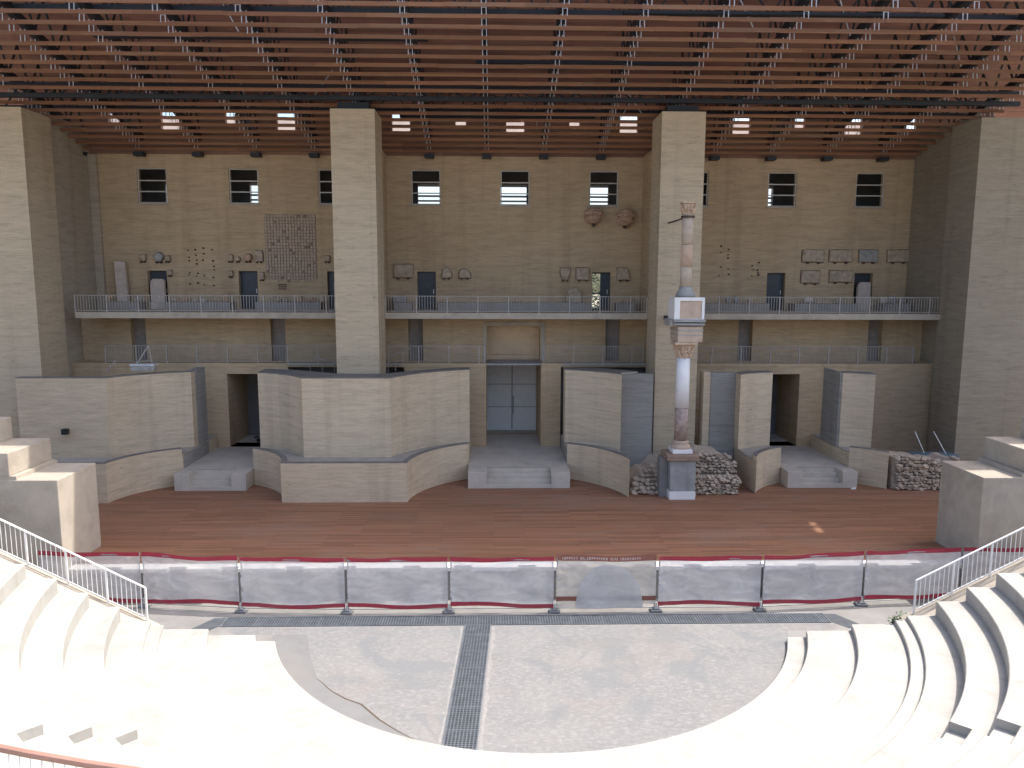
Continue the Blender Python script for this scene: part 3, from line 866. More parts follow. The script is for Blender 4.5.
# ------------------------------------------------------------------ railings on the balcony and the walkway
def railing(a, b, y, zb, h, label, group, bar=.145, postn=11, mat='rail'):
    t = thing('balcony_railing', ((a + b) / 2, y, zb), label, 'railing', group)
    MB().bar((a, y, zb + h), (b, y, zb + h), .045, .03).build('top_rail', mat, t)
    MB().bar((a, y, zb + .08), (b, y, zb + .08), .03, .025).build('bottom_rail', mat, t)
    n = max(2, round((b - a) / bar)); g = MB()
    for i in range(n + 1):
        x = a + (b - a) * i / n
        if i % postn == 0 or i == n:
            MB().box(x - .03, x + .03, y - .03, y + .03, zb, zb + h + .02).build('post', mat, t)
        else: g.box(x - .011, x + .011, y - .011, y + .011, zb + .09, zb + h - .01)
    g.build('baluster_bars', mat, t)
    return t
GU = 'railings along the upper balcony'; GL = 'railings along the lower walkway'
railing(-22.7, -9.0, YB + .06, 9.29, .86, 'pale bar railing on the upper balcony left of the left pillar', GU)
railing(-6.8, 6.8, YB + .06, 9.29, .86, 'pale bar railing on the upper balcony between the two pillars', GU)
railing(9.0, 22.5, YB + .06, 9.29, .86, 'pale bar railing on the upper balcony right of the tall column', GU)
railing(-21.8, -8.98, YLW + .03, ZW, .92, 'thin bar railing on the lower walkway left of the left pillar', GL)
railing(-6.83, -1.7, YLW + .03, ZW, .92, 'thin bar railing on the lower walkway between left pillar and grey gate', GL)
railing(1.5, 6.83, YLW + .03, ZW, .92, 'thin bar railing on the lower walkway between grey gate and right pillar', GL)
railing(9.0, 21.6, YLW + .03, ZW, .92, 'thin bar railing on the lower walkway right of the tall column', GL)
def steprail(x0, x1, z0, z1, y, label):
    t = thing('stair_handrail', ((x0 + x1) / 2, y, min(z0, z1) - .5), label, 'railing', 'short handrails on top of the brick shells')
    MB().tube([(x0, y, z0), (x1, y, z1)], .028).build('top_rail', 'rail', t)
    for i in range(4):
        u = i / 3; x = x0 + (x1 - x0) * u; z = z0 + (z1 - z0) * u
        MB().tube([(x, y, z - .9), (x, y, z)], .016, 6).build('post', 'rail', t)
steprail(-10.9, -9.0, 6.95, 6.5, 40.7, 'short stair handrail just left of the left pillar foot')
steprail(-6.8, -5.6, 6.9, 7.4, 40.7, 'short stair handrail just right of the left pillar foot')
t = thing('ladder', (-18.6, 38, 6.5), 'pale leaning metal ladder rail on top of the left brick shell', 'ladder')
MB().tube([(-18.75, 37.6, 6.55), (-18.1, 38.0, 7.75)], .03).build('side_rail', 'rail', t)
MB().tube([(-18.1, 38.0, 7.75), (-17.9, 38.0, 6.5)], .03).build('leg', 'rail', t)
MB().tube([(-18.5, 37.75, 7.0), (-18.0, 38.0, 7.0)], .022).build('rung', 'rail', t)
MB().tube([(-20.0, 37.6, 6.5), (-19.5, 37.6, 7.1)], .025).build('brace', 'rail', t)
t = thing('equipment_case', (-18.0, 37.3, 6.55), 'low grey white equipment case on top of the left brick shell', 'case')
MB().box(-18.55, -17.45, 36.95, 37.35, 6.62, 6.86).build('body', 'fraggrey', t, bevel=.03)
MB().box(-18.57, -17.43, 36.93, 37.37, 6.86, 6.95).build('lid', 'galv', t, bevel=.02)

# ------------------------------------------------------------------ curved brick shells
def shell(name, label, plinth, lip, upper, back, ends=(), cl=(-99, 99)):
    """plinth: ledge plan; lip: raised front edge; upper: front line of the wall on the ledge; back: its rear line"""
    allp = plinth + upper
    t = thing(name, (sum(p[0] for p in allp) / len(allp), sum(p[1] for p in allp) / len(allp), ZD), label, 'wall', 'curved brick walls behind the stage')
    zl = 2.72
    MB().prism(plinth, ZD, zl - .05).build('plinth', 'shell', t)
    n = len(lip)
    offs = []
    for i, q in enumerate(lip):
        a = Vector(lip[max(0, i - 1)]); c = Vector(lip[min(n - 1, i + 1)]); d = (c - a).normalized()
        offs.append((min(max(q[0] - d.y * .26, cl[0]), cl[1]), q[1] + d.x * .26))
    mids = [((q[0] + o[0]) / 2, (q[1] + o[1]) / 2) for q, o in zip(lip, offs)]
    MB().prism(mids + plinth[len(lip):], zl - .048, zl).build('ledge', 'coping', t)
    g = MB()
    vs = []; fs = []
    for q, o in zip(lip, offs):
        vs += [(q[0], q[1], zl - .049), (q[0], q[1], ZL - .035), (o[0], o[1], ZL - .035), (o[0], o[1], zl - .049)]
    for i in range(n - 1):
        for k in range(4):
            a = i * 4 + k; c = i * 4 + (k + 1) % 4; fs.append((a, a + 4, c + 4, c))
    fs.append((0, 1, 2, 3)); fs.append((4 * n - 1, 4 * n - 2, 4 * n - 3, 4 * n - 4)); g.add(vs, fs)
    g.build('ledge_lip', 'shell', t)
    g = MB(); g.add([(v[0], v[1], v[2] if v[2] > ZL - .1 else ZL - .033) if True else v for v in [(a_[0], a_[1], (ZL if a_[2] > ZL - .1 else ZL - .033)) for a_ in vs]], fs)
    g.build('lip_coping', 'copdark', t)
    poly = upper + back
    MB().prism(poly, zl + .001, ZU - .05).build('upper_wall', 'shell', t)
    MB().prism(poly, ZU - .047, ZU).build('coping', 'copdark', t)
    for b in ends: MB().box(*b).build('concrete_end', 'concrete', t)
    return t
T = .38
# left
lip = [(-24.0, 33.3), (-18.17, 33.3)] + arc_x(CL, 3.8, -18.12, -16.06, 14)
pl = lip + [(-16.06, 40.9), (-24.0, 40.9)]
up = [(-23.1, 35.49), (-19.0, 35.49)] + arc_x(CL, 5.3, -18.95, -16.08, 18)
bk = [(-16.08, 38.4)] + arc_x(CL, 5.3 + T, -16.2, -19.0, 18) + [(-19.2, 35.49 + T), (-23.1, 35.49 + T)]
shell('brick_shell', 'long curved brick wall left of the left doorway, with a ledge at its foot', pl, lip, up, bk, [(-16.4, -16.05, 38.42, 39.7, 2.722, ZU + .02), (-16.056, -16.03, 36.4, 39.7, ZP + .002, 2.66)])
# centre left
lip = arc_x(CL, 3.85, -12.72, -10.62, 16) + [(-10.57, 33.3), (-5.03, 33.3)] + arc_x(C0, 5.05, -4.99, -2.43, 20)
pl = lip + [(-2.43, 40.9), (-12.72, 40.9)]
up = arc_x(CL, 5.05, -12.74, -10.12, 18) + [(-10.08, 35.49), (-6.02, 35.49)] + arc_x(C0, 6.55, -5.98, -2.44, 22)
bk = [(-2.44, 39.75), (-3.6, 39.4), (-4.9, 38.5), (-6.5, 36.9), (-8.7, 37.0), (-9.8, 37.7), (-11.4, 38.7), (-12.74, 39.0)]
shell('brick_shell', 'broad brick wall with flat middle and hollow curved sides under the left pillar', pl, lip, up, bk)
# centre right, cut short above the ruins
lip = arc_x(C0, 5.05, 2.44, 4.95, 18)
pl = lip + [(4.95, 35.3), (5.03, 37.3), (5.03, 40.9), (2.44, 40.9)]
up = arc_x(C0, 6.5, 2.45, 5.03, 18)
bk = [(5.03, 37.69), (6.0, 38.12), (4.6, 39.3), (2.45, 39.9)]
shell('brick_shell', 'curved brick wall right of the grey gate, cut off beside a rubble heap', pl, lip, up, bk, [(5.04, 6.72, 37.7, 38.1, ZD, ZU - .1), (2.425, 2.437, 37.4, 40.9, ZP, 2.66)], (2.44, 4.95))
# right
lip = arc_x(CR, 3.85, 10.95, 12.77, 16)
pl = lip + [(12.77, 40.9), (10.9, 40.9)]
up = arc_x((CR[0], 31.6), 6.5, 10.86, 12.74, 16)
bk = [(12.74, 38.35), (11.8, 38.3), (10.86, 37.75)]
shell('brick_shell', 'narrow curved brick wall left of the right doorway, beside a stacked stone ruin', pl, lip, up, bk, [(9.62, 10.87, 37.76, 38.2, ZD, ZU - .05)], (10.9, 12.77))
MB_post = MB().box(9.27, 9.61, 37.8, 38.5, ZD, ZU - .02)
# far right
lip = arc_x(CR, 3.85, 16.14, 17.5, 10)
pl = lip + [(17.6, 36.4), (17.6, 40.9), (16.13, 40.9)]
up = arc_x(CR, 5.1, 16.2, 17.5, 12)
bk = [(17.5, 38.0), (16.2, 38.2)]
shell('brick_shell', 'narrow brick wall standing right of the right doorway', pl, lip, up, bk, [(16.1, 16.19, 37.75, 39.7, 2.722, ZU + .01), (17.51, 17.85, 37.9, 38.3, 2.722, ZU - .05)], (16.14, 17.6))
tag(MB_post.build('brick_post', 'shell'), 'slim upright brick post between the tall column and the narrow curved wall', 'post')

# ------------------------------------------------------------------ stone platforms with steps
def platform(cx, hw, sw, yf, yb, label):
    t = thing('stone_platform', (cx, yf, ZD), label, 'platform', 'stone platforms with steps before the doorways')
    d = .9
    g = MB()
    g.box(cx - hw, cx - sw, yf, yf + d, ZD, ZP); g.box(cx + sw, cx + hw, yf, yf + d, ZD, ZP)
    g.box(cx - hw, cx + hw, yf + d, yb, ZD, ZP)
    g.build('platform_block', 'platform', t, bevel=.015)
    for i in range(3):
        MB().box(cx - sw + .002, cx + sw - .002, yf + .02 + .29 * i, yf + d - .002 if i < 3 else 0, ZD + .2 * i + (.002 if i else 0), ZD + .2 * (i + 1)).build('step', 'platform', t, bevel=.012)
    return t
platform(-14.4, 1.66, .97, 35.22, 44.375, 'stone platform with steps before the left doorway')
platform(0, 2.42, 1.52, 35.5, 41.15, 'wide stone platform with steps before the grey gate')
platform(14.48, 1.68, .97, 35.42, 44.375, 'stone platform with steps before the right doorway')
g = MB().box(-1.59, 1.35, 41.16, 45.79, ZD, ZP - .004); tag(g.build('floor', 'platform'), kind='structure')
t = thing('cable_heap', (-14.2, 42.2, ZP), 'dark heap of coiled cable inside the left doorway', 'cable')
g = MB()
for i in range(7):
    r = rnd(.15, .4); cx, cy = -13.9 + rnd(-.35, .35), 42.0 + rnd(-.3, .3); z = ZP + .04 + .06 * i
    g.tube([(cx + r * math.cos(a), cy + r * math.sin(a), z + rnd(0, .04)) for a in [2 * PI * k / 14 for k in range(15)]], .03, 6)
g.build('coil', 'black', t)
t = thing('cable_heap', (14.2, 43.2, ZP), 'dark bluish heap of covered equipment inside the right doorway', 'equipment')
MB().rock((14.2, 43.2, ZP + .55), .55, 3, .3, (1, 1, 1), 5).build('cover', 'blue', t, True)

# ------------------------------------------------------------------ tall column on its pedestal
cx, cy = 7.27, 34.05
t = thing('stone_column', (cx, cy, ZD), 'tall two storey stone column on a pedestal in front of the right pillar', 'column')
p = MB().box(6.72, 7.86, 33.52, 34.62, ZD + .38, 3.02).build('pedestal', 'greyst', t, bevel=.02)
MB().box(6.70, 7.88, 33.50, 34.64, ZD, ZD + .377).build('pedestal_foot', 'white', p, bevel=.02)
MB().box(6.50, 8.0, 33.36, 34.7, 3.02, 3.12).box(6.53, 7.97, 33.38, 34.68, 3.12, 3.28).build('pedestal_cornice', 'brownst', p, bevel=.03)
MB().box(6.36, 6.70, 34.0, 34.65, ZD, 3.0).build('pedestal_core', 'conc', p)
MB().box(cx - .45, cx + .45, cy - .45, cy + .45, 3.29, 3.48).build('base_slab', 'white', t, bevel=.02)
MB().lathe(cx, cy, [(.42, 3.48), (.45, 3.54), (.42, 3.62), (.34, 3.66), (.35, 3.72), (.38, 3.78), (.32, 3.84)]).build('column_base', 'pink', t, True)
MB().lathe(cx, cy, [(.31, 3.84), (.305, 4.6), (.30, 5.34)]).build('marble_shaft', 'veined', t, True)
MB().lathe(cx, cy, [(.315, 5.342), (.305, 6.5), (.295, 7.6)]).build('white_shaft', 'white', t, True)
def capital(cx, cy, z0, z1, r0, r1, mat, parent, leaves=8):
    g = MB(); h = z1 - z0
    g.lathe(cx, cy, [(r0, z0), (r0 * 1.12, z0 + .04 * h), (r0 * 1.02, z0 + .1 * h), (r0 * 1.1, z0 + .5 * h), (r1 * .95, z0 + .82 * h)], 20)
    for row, (zz, rr) in enumerate(((.12, 1.0), (.42, 1.12))):
        for k in range(leaves):
            a = 2 * PI * (k + .5 * row) / leaves
            for q in range(3):
                r = r0 * rr * (1.05 + .12 * q); z = z0 + h * (zz + .13 * q)
                g.rock((cx + r * math.cos(a), cy + r * math.sin(a), z), .085 * h * (1.2 - .2 * q) + .02, 1, .25, (1, 1, 1.3), k + q + row * 9)
    g.build('capital', mat, parent)
    g = MB(); g.box(cx - r1, cx + r1, cy - r1, cy + r1, z0 + .84 * h, z1); g.build('abacus', mat, parent, bevel=.02)
capital(cx, cy, 7.6, 8.3, .30, .50, 'orange', t)
e = MB().box(6.88, 7.98, 33.6, 35.1, 8.302, 9.0).build('architrave', 'pink', t, bevel=.03)
MB().box(6.86, 8.0, 33.58, 35.1, 8.60, 8.64).build('moulding', 'greyst', e)
MB().box(6.85, 8.01, 33.57, 35.1, 8.80, 8.85).build('moulding', 'greyst', e)
MB().box(6.56, 8.02, 33.75, 35.0, 9.002, 9.30).build('cornice', 'fraggrey', t, bevel=.02)
MB().box(6.70, 8.04, 33.5, 33.747, 9.06, 9.14).build('cornice_band', 'greyst', t)
MB().box(6.66, 8.06, 33.44, 33.747, 9.2, 9.29).build('cornice_band', 'greyst', t)
MB().box(7.2, 7.45, 35.0, 37.99, 9.05, 9.28).build('wall_tie', 'steel', t)
f = MB().box(6.72, 7.98, 33.62, 34.9, 9.302, 10.25).build('frieze_block', 'pink', t, bevel=.01)
MB().panel(6.69, 8.01, 33.57, 33.617, 9.305, 10.27, [(6.93, 7.90, 9.33, 10.12)]).box(6.69, 6.718, 33.62, 34.8, 9.305, 10.27).build('frieze_frame', 'white', f)
MB().lathe(7.3, 34.2, [(.44, 10.255), (.42, 10.4), (.30, 10.62), (.29, 10.72)]).build('upper_base', 'greyst', t, True)
MB().lathe(7.3, 34.2, [(.26, 10.72), (.255, 11.55), (.25, 11.58)]).build('upper_drum', 'colst', t, True)
MB().lathe(7.3, 34.2, [(.252, 11.60), (.25, 12.5), (.245, 12.55)]).build('upper_drum', 'pink', t, True)
MB().lathe(7.3, 34.2, [(.247, 12.57), (.24, 13.85)]).build('upper_drum', 'colst', t, True)
g = MB().lathe(7.3, 34.2, [(.25, 13.72), (.30, 13.72), (.30, 13.80), (.25, 13.80)]); g.bar((7.08, 34.2, 13.74), (6.96, 34.22, 13.62), .05); g.bar((7.3, 34.4, 13.76), (7.3, 38.0, 13.76), .06)
g.build('iron_ring', 'rust', t)
capital(7.3, 34.2, 13.85, 14.4, .23, .30, 'orange', t, 7)

# ------------------------------------------------------------------ ruins
def ruin(name, label, x0, x1, y0, y1, z0, ztop, seed, size=.17, steps=None):
    r = random.Random(seed); t = thing(name, ((x0 + x1) / 2, (y0 + y1) / 2, z0), label, 'ruin', 'old rubble masonry behind the stage')
    g = MB(); k = seed * 50
    z = z0 + size * .5
    while z < max(ztop(x0), ztop(x1), ztop((x0 + x1) / 2)):
        x = x0 + r.uniform(0, size)
        while x < x1:
            w = r.uniform(.7, 1.7) * size
            if z < ztop(x):
                set_back = steps(z, x) if steps else 0
                for yy in (y0 + set_back, y0 + set_back + size * 1.6):
                    if yy < y1: g.rock((x + w * .5, yy + r.uniform(-.07, .09), z + r.uniform(-.03, .03)), w * .62, 1, .4, (1, 1, r.uniform(.55, .8)), k); k += 1
            x += w * 1.02
        z += size * r.uniform(.75, .95)
    n = 14
    top = [(x0 + (x1 - x0) * i / n, ztop(x0 + (x1 - x0) * i / n) - size * .6) for i in range(n + 1)]
    mb = MB(); sb = steps(ztop((x0 + x1) / 2), x0) if steps else 0
    mb.prism_y([(x0, z0)] + top + [(x1, z0)], y0 + sb + .14, y1); mb.build('rubble_core', 'ruin', t)
    g.build('rubble_face', 'ruin', t)
    return t
nz = lambda x, s: noise.noise(Vector((x * 1.3, s, 0)))
ruin('rubble_ruin', 'rough rubble heap between the cut brick wall and the column pedestal', 5.1, 6.5, 34.4, 36.6, ZD, lambda x: 1.75 + .72 * (x - 5.1) + .35 * nz(x * 2, 1), 1, .2, lambda z, x: .55 * (z - ZD))
ruin('rubble_ruin', 'stepped stack of flat old stones right of the column pedestal', 7.7, 10.05, 34.35, 37.2, ZD, lambda x: 3.0 + .18 * nz(x * 2, 2) - (.45 if x > 9.7 else 0), 2, .15, lambda z, x: 0 if z < 2.05 else .55)
ruin('rubble_ruin', 'long broken stone wall left of the right stepped block', 17.75, 21.2, 35.0, 36.8, ZD, lambda x: 2.85 + .28 * nz(x * 1.4, 3) - .1 * (x - 17.75), 3, .17, lambda z, x: .12 * (z - ZD))
t = thing('metal_frame', (21.6, 38, ZD), 'blue grey equipment with two slanting white poles behind the broken stone wall', 'equipment')
MB().tube([(20.0, 37.6, 3.5), (20.55, 37.6, 2.4)], .022, 8).build('pole', 'whitepaint', t)
MB().tube([(20.95, 37.6, 3.5), (21.7, 37.6, 2.3)], .022, 8).build('pole', 'whitepaint', t)
MB().box(19.9, 22.2, 37.3, 38.2, 1.9, 2.35).build('cover_sheet', 'blue', t, bevel=.06)
for xx in (20.1, 22.0): MB().box(xx - .05, xx + .05, 37.7, 37.8, ZD, 1.9).build('leg', 'galv', t)

# ------------------------------------------------------------------ carved stone fragments
GF = 'carved stone fragments fixed to the wall'; GS = 'stone pieces lying on the balcony shelf'
def outline(shape, x0, x1, z0, z1, r):
    w, h = x1 - x0, z1 - z0
    base = {'slab': [(0, 0), (1, 0), (1, 1), (0, 1)],
            'taper': [(.18, 0), (.7, 0), (1, .55), (1, 1), (0, 1), (0, .45)],
            'arch': [(0, 0), (1, 0), (1, .45), (.85, .8), (.55, 1), (.25, .97), (.05, .8)],
            'cutr': [(0, 0), (1, 0), (.95, .3), (.8, .95), (.7, 1), (0, 1)],
            'round': [(.3, 0), (.75, .02), (1, .35), (.95, .75), (.65, 1), (.25, .95), (0, .6), (.05, .25)],
            'hook': [(.25, 0), (.95, 0), (1, .6), (.9, 1), (.1, .95), (0, .62), (.3, .55)]}[shape]
    out = []
    for i, (a, b) in enumerate(base):
        c, d = base[(i + 1) % len(base)]
        for q in (0, .33, .66):
            j = .012 if shape == 'slab' else .035
            out.append((x0 + w * (a + (c - a) * q + r.uniform(-j, j)), z0 + h * (b + (d - b) * q + r.uniform(-j, j))))
    return out
FI = [0]
def fragment(name, shape, box, label, cat, mat='frag', depth=.16, group=GF, pegs=True, rim=True):
    FI[0] += 1; r = random.Random(FI[0] * 7)
    x0, x1, z0, z1 = box; w, h = x1 - x0, z1 - z0
    m = .05; x0 += m; x1 -= m; z0 += m; z1 -= m
    t = thing(name, ((x0 + x1) / 2, YW, z0), label, cat, group)
    poly = outline(shape, x0, x1, z0, z1, r)
    cxm, czm = (x0 + x1) / 2, (z0 + z1) / 2
    yb = YW - .03; yf_ = YW - .03 - depth
    inner_ = [(cxm + (a - cxm) * .86, czm + (b - czm) * .86) for a, b in poly]
    n = len(poly); g = MB()
    vs = [(a, yb, b) for a, b in poly] + [(a, yf_ + .05, b) for a, b in poly] + [(a, yf_ + r.uniform(-.015, .015), b) for a, b in inner_]
    fs = [tuple(range(n - 1, -1, -1))]
    for lvl in (0, 1):
        for i in range(n):
            j = (i + 1) % n; fs.append((lvl * n + i, lvl * n + j, (lvl + 1) * n + j, (lvl + 1) * n + i))
    fs.append(tuple(range(2 * n, 3 * n)))
    g.add(vs, fs); g.build('stone', mat, t)
    if rim:
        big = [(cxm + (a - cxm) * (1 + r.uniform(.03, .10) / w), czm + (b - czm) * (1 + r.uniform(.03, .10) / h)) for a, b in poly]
        MB().prism_y(big, YW - .029, YW - .002).build('rim_backing', 'rim', t)  # dark brown backing, slightly larger than the stone, leaves a dark outline
    if pegs:
        for u in (.25, .75):
            x = x0 + (x1 - x0) * u
            MB().box(x - .05 * min(1, w), x + .05 * min(1, w), yf_ - .03, YW - .002, z0 - .09, z0 - .012).build('support_bracket', 'rust', t)
    return t
def rough(name, box, label, cat, mat='frag', group=GS, y=43.9, sq=1.0):
    FI[0] += 1; x0, x1, z0, z1 = box
    g = MB(); w, h = x1 - x0, z1 - z0
    g.rock(((x0 + x1) / 2, y, z0 + h / 2), .5, 3, .35, (w * 1.05, max(.25, w * .7), h * 1.08), FI[0])
    return tag(g.build(name, mat), label, cat, group)
F = fragment
F('stone_fragment', 'hook', (-21.21, -20.73, 11.93, 12.43), 'small hooked stone fragment up on the wall, nearest the pale standing slab', 'fragment')
F('stone_fragment', 'round', (-20.34, -19.76, 11.9, 12.52), 'dark rounded stone fragment above the leftmost balcony door', 'fragment', 'fraggrey', .25)
F('stone_fragment', 'hook', (-19.8, -19.38, 11.93, 12.33), 'small hooked stone fragment touching the dark rounded one', 'fragment')
F('stone_fragment', 'hook', (-19.69, -19.33, 11.15, 11.55), 'small stone fragment at the top right corner of the leftmost balcony door', 'fragment')
F('stone_fragment', 'hook', (-16.28, -15.87, 11.95, 12.4), 'hooked stone fragment, first of four in a row left of the tile grid', 'fragment')
F('stone_fragment', 'round', (-15.81, -15.48, 11.95, 12.29), 'smallest stone fragment in the row of four left of the tile grid', 'fragment')
F('stone_fragment', 'round', (-15.33, -14.8, 11.95, 12.46), 'round dark stone fragment in the row of four left of the tile grid', 'fragment', 'fragred', .24)
F('stone_fragment', 'hook', (-14.75, -14.18, 11.93, 12.66), 'largest angular stone fragment touching the left edge of the tile grid', 'fragment')
F('stone_fragment', 'hook', (-16.27, -15.91, 11.1, 11.5), 'small stone fragment at the left of the second balcony door head', 'fragment')
F('stone_fragment', 'hook', (-14.55, -14.15, 10.93, 11.45), 'small stone fragment between the second balcony door and the tile grid', 'fragment')
F('stone_fragment', 'hook', (-10.88, -10.42, 11.95, 12.38), 'small stone fragment between the tile grid and the left pillar', 'fragment')
F('stone_slab', 'slab', (-6.94, -5.75, 11.06, 11.9), 'rectangular dark edged stone slab on the wall right of the left pillar', 'slab')
F('stone_fragment', 'arch', (-4.21, -3.56, 11.04, 11.72), 'lumpy stone block right of the balcony door next to the left pillar', 'fragment')
F('stone_fragment', 'arch', (-3.24, -2.48, 11.04, 11.66), 'stone block with sloping right side, alone on the wall above the grey gate', 'fragment')
F('stone_fragment', 'taper', (2.54, 3.22, 10.95, 11.74), 'stone fragment narrowing downwards, left of the half green balcony door', 'fragment')
F('stone_fragment', 'slab', (3.46, 4.31, 10.95, 11.75), 'squarish stone block directly left of the half green balcony door', 'fragment')
F('stone_fragment', 'cutr', (5.82, 6.68, 10.96, 11.75), 'stone block with cut corner right of the half green balcony door', 'fragment')
SLB = [((16.48, 17.83, 12.02, 12.82), 'first stone slab of the upper row of four right of the column', 'frag'), ((18.05, 19.45, 12.03, 12.83), 'second stone slab of the upper row of four right of the column', 'frag'),
       ((19.77, 20.96, 12.03, 12.83), 'bluish grey stone slab, third of the upper row of four', 'fraggrey'), ((21.43, 22.77, 12.04, 12.84), 'last stone slab of the upper row of four, at the far right', 'frag'),
       ((16.48, 17.66, 10.82, 11.63), 'lower stone slab right beside the balcony door, under the first of the row', 'frag'), ((18.11, 19.59, 10.88, 11.63), 'long lower stone slab touching the last balcony door', 'frag')]
for bx, lb, mt in SLB: F('stone_slab', 'slab', bx, lb, 'slab', mt, .14)
for bx, lb in (((3.98, 4.9, 14.0, 15.0), 'left one of two reddish carved capitals hanging below a window'), ((5.75, 6.72, 13.9, 14.95), 'reddish carved capital with jagged top nearest the right pillar')):
    x0, x1, z0, z1 = bx; xm = (x0 + x1) / 2; w = (x1 - x0) / 2
    t = thing('capital_fragment', (xm, YW, z0), lb, 'capital', 'reddish capitals on the wall')
    g = MB(); g.lathe(xm, YW - .35, [(w * .45, z0 + .18), (w * .72, z0 + .3), (w * .85, z0 + .65), (w * .95, z1 - .08), (w * .7, z1)], 18)
    for row in range(2):
        for k in range(10):
            a = PI + PI * (k + .5 * row) / 9.5
            g.rock((xm + w * (.75 + .15 * row) * math.cos(a), YW - .35 + w * (.75 + .15 * row) * math.sin(a), z0 + .45 + .28 * row), .11, 1, .4, (1, 1, 1.5), k + row * 11)
    g.build('carved_body', 'fragred', t)
    MB().box(xm - .07, xm + .07, YW - .5, YW - .003, z0 + .02, z0 + .17).build('support_bracket', 'rust', t)
    MB().prism_y([(xm + w * 1.12 * math.cos(a), z0 + .58 + .5 * math.sin(a)) for a in [2 * PI * i / 18 for i in range(18)]], YW - .02, YW - .003).build('rim_backing', 'fragred', t)
# grid of small clay tiles
t = thing('tile_grid', (-12.7, YW, 10.4), 'big rectangular grid of small clay tiles on the wall left of the left pillar', 'tile panel')
g = MB(); gd = MB(); nx_, nz_ = 17, 22
for i in range(nx_):
    for k in range(nz_):
        if k == 0 and (i < 3 or random.random() < .4): continue
        if random.random() < .015: continue
        x = -14.1 + 2.85 * (i + .5) / nx_; z = 10.82 + 3.78 * (k + .5) / nz_
        s_ = rnd(.052, .064); xx = x + rnd(-.006, .006); zz = z + rnd(-.006, .006)
        (g if random.random() < .93 else gd).box(xx - s_, xx + s_, YW - .06 - rnd(0, .03), YW - .021, zz - s_ * rnd(.9, 1.05), zz + s_)
MB().box(-14.12, -11.23, YW - .02, YW - .003, 10.99, 14.62).build('backing', 'tilebed', t)
for i in range(4):
    for k in range(3):
        x = -13.42 + .12 * i; z = 10.45 + .12 * k; gd.box(x - .04, x + .04, YW - .08, YW - .004, z - .04, z + .04)
tag(g.build('clay_tiles', 'tile', t), kind='stuff'); tag(gd.build('dark_tiles', 'tiledark', t), kind='stuff')
for i in range(nx_ + 1): pass
# pieces standing on the shelf and in the doorways
g = MB(); zz = 9.72; x0, x1 = -22.36, -21.76
g.prism_y([(x0 + .02, zz), (x1 + .04, zz), (x1 - .01, zz + 1.2), (x1 - .04, zz + 2.22), (x0 - .03, zz + 2.25), (x0 - .01, zz + 1.0)], 43.95, 44.2)
tag(g.build('standing_slab', 'fragpale', bevel=.03), 'tall narrow pale stone slab standing upright at the left end of the balcony shelf', 'slab')
for (x0, x1, h, lb) in ((-20.5, -19.72, 1.3, 'pale round topped stone stele standing in the leftmost balcony door'), (-10.22, -9.7, 1.38, 'pale stone stele standing in the balcony door beside the left pillar'), (19.72, 20.45, 1.25, 'pale stone stele standing in the last balcony door at right')):
    g = MB(); z = 9.29
    g.box(x0 - .03, x1 + .03, 44.0, 44.42, z, z + .4)
    z += .402
    g.prism_y([(x0, z), (x1, z), (x1, z + h - .1), (x1 - .08, z + h), (x0 + .15, z + h), (x0 + .03, z + h - .15), (x0, z + h - .35)], 44.05, 44.3)
    tag(g.build('stone_stele', 'fragpale', bevel=.025), lb, 'stele', 'steles standing in the balcony doors')
g = MB(); x0, x1 = 2.96, 3.78
g.prism_y([(x0, 9.725), (x1, 9.725), (x1, 10.1)] + [(x0 + .41 + .41 * math.cos(a), 10.15 + .42 * math.sin(a)) for a in [PI * i / 10 for i in range(11)]] , 44.05, 44.25)
tag(g.build('arched_stele', 'frag', bevel=.03), 'round arched stone stele standing on the shelf left of the half green door', 'stele')
g = MB().box(-6.9, -6.14, 43.7, 44.3, 9.725, 10.08); tag(g.build('stone_block', 'fraggrey', bevel=.05), 'squared grey stone block on the shelf right against the left pillar', 'stone block')
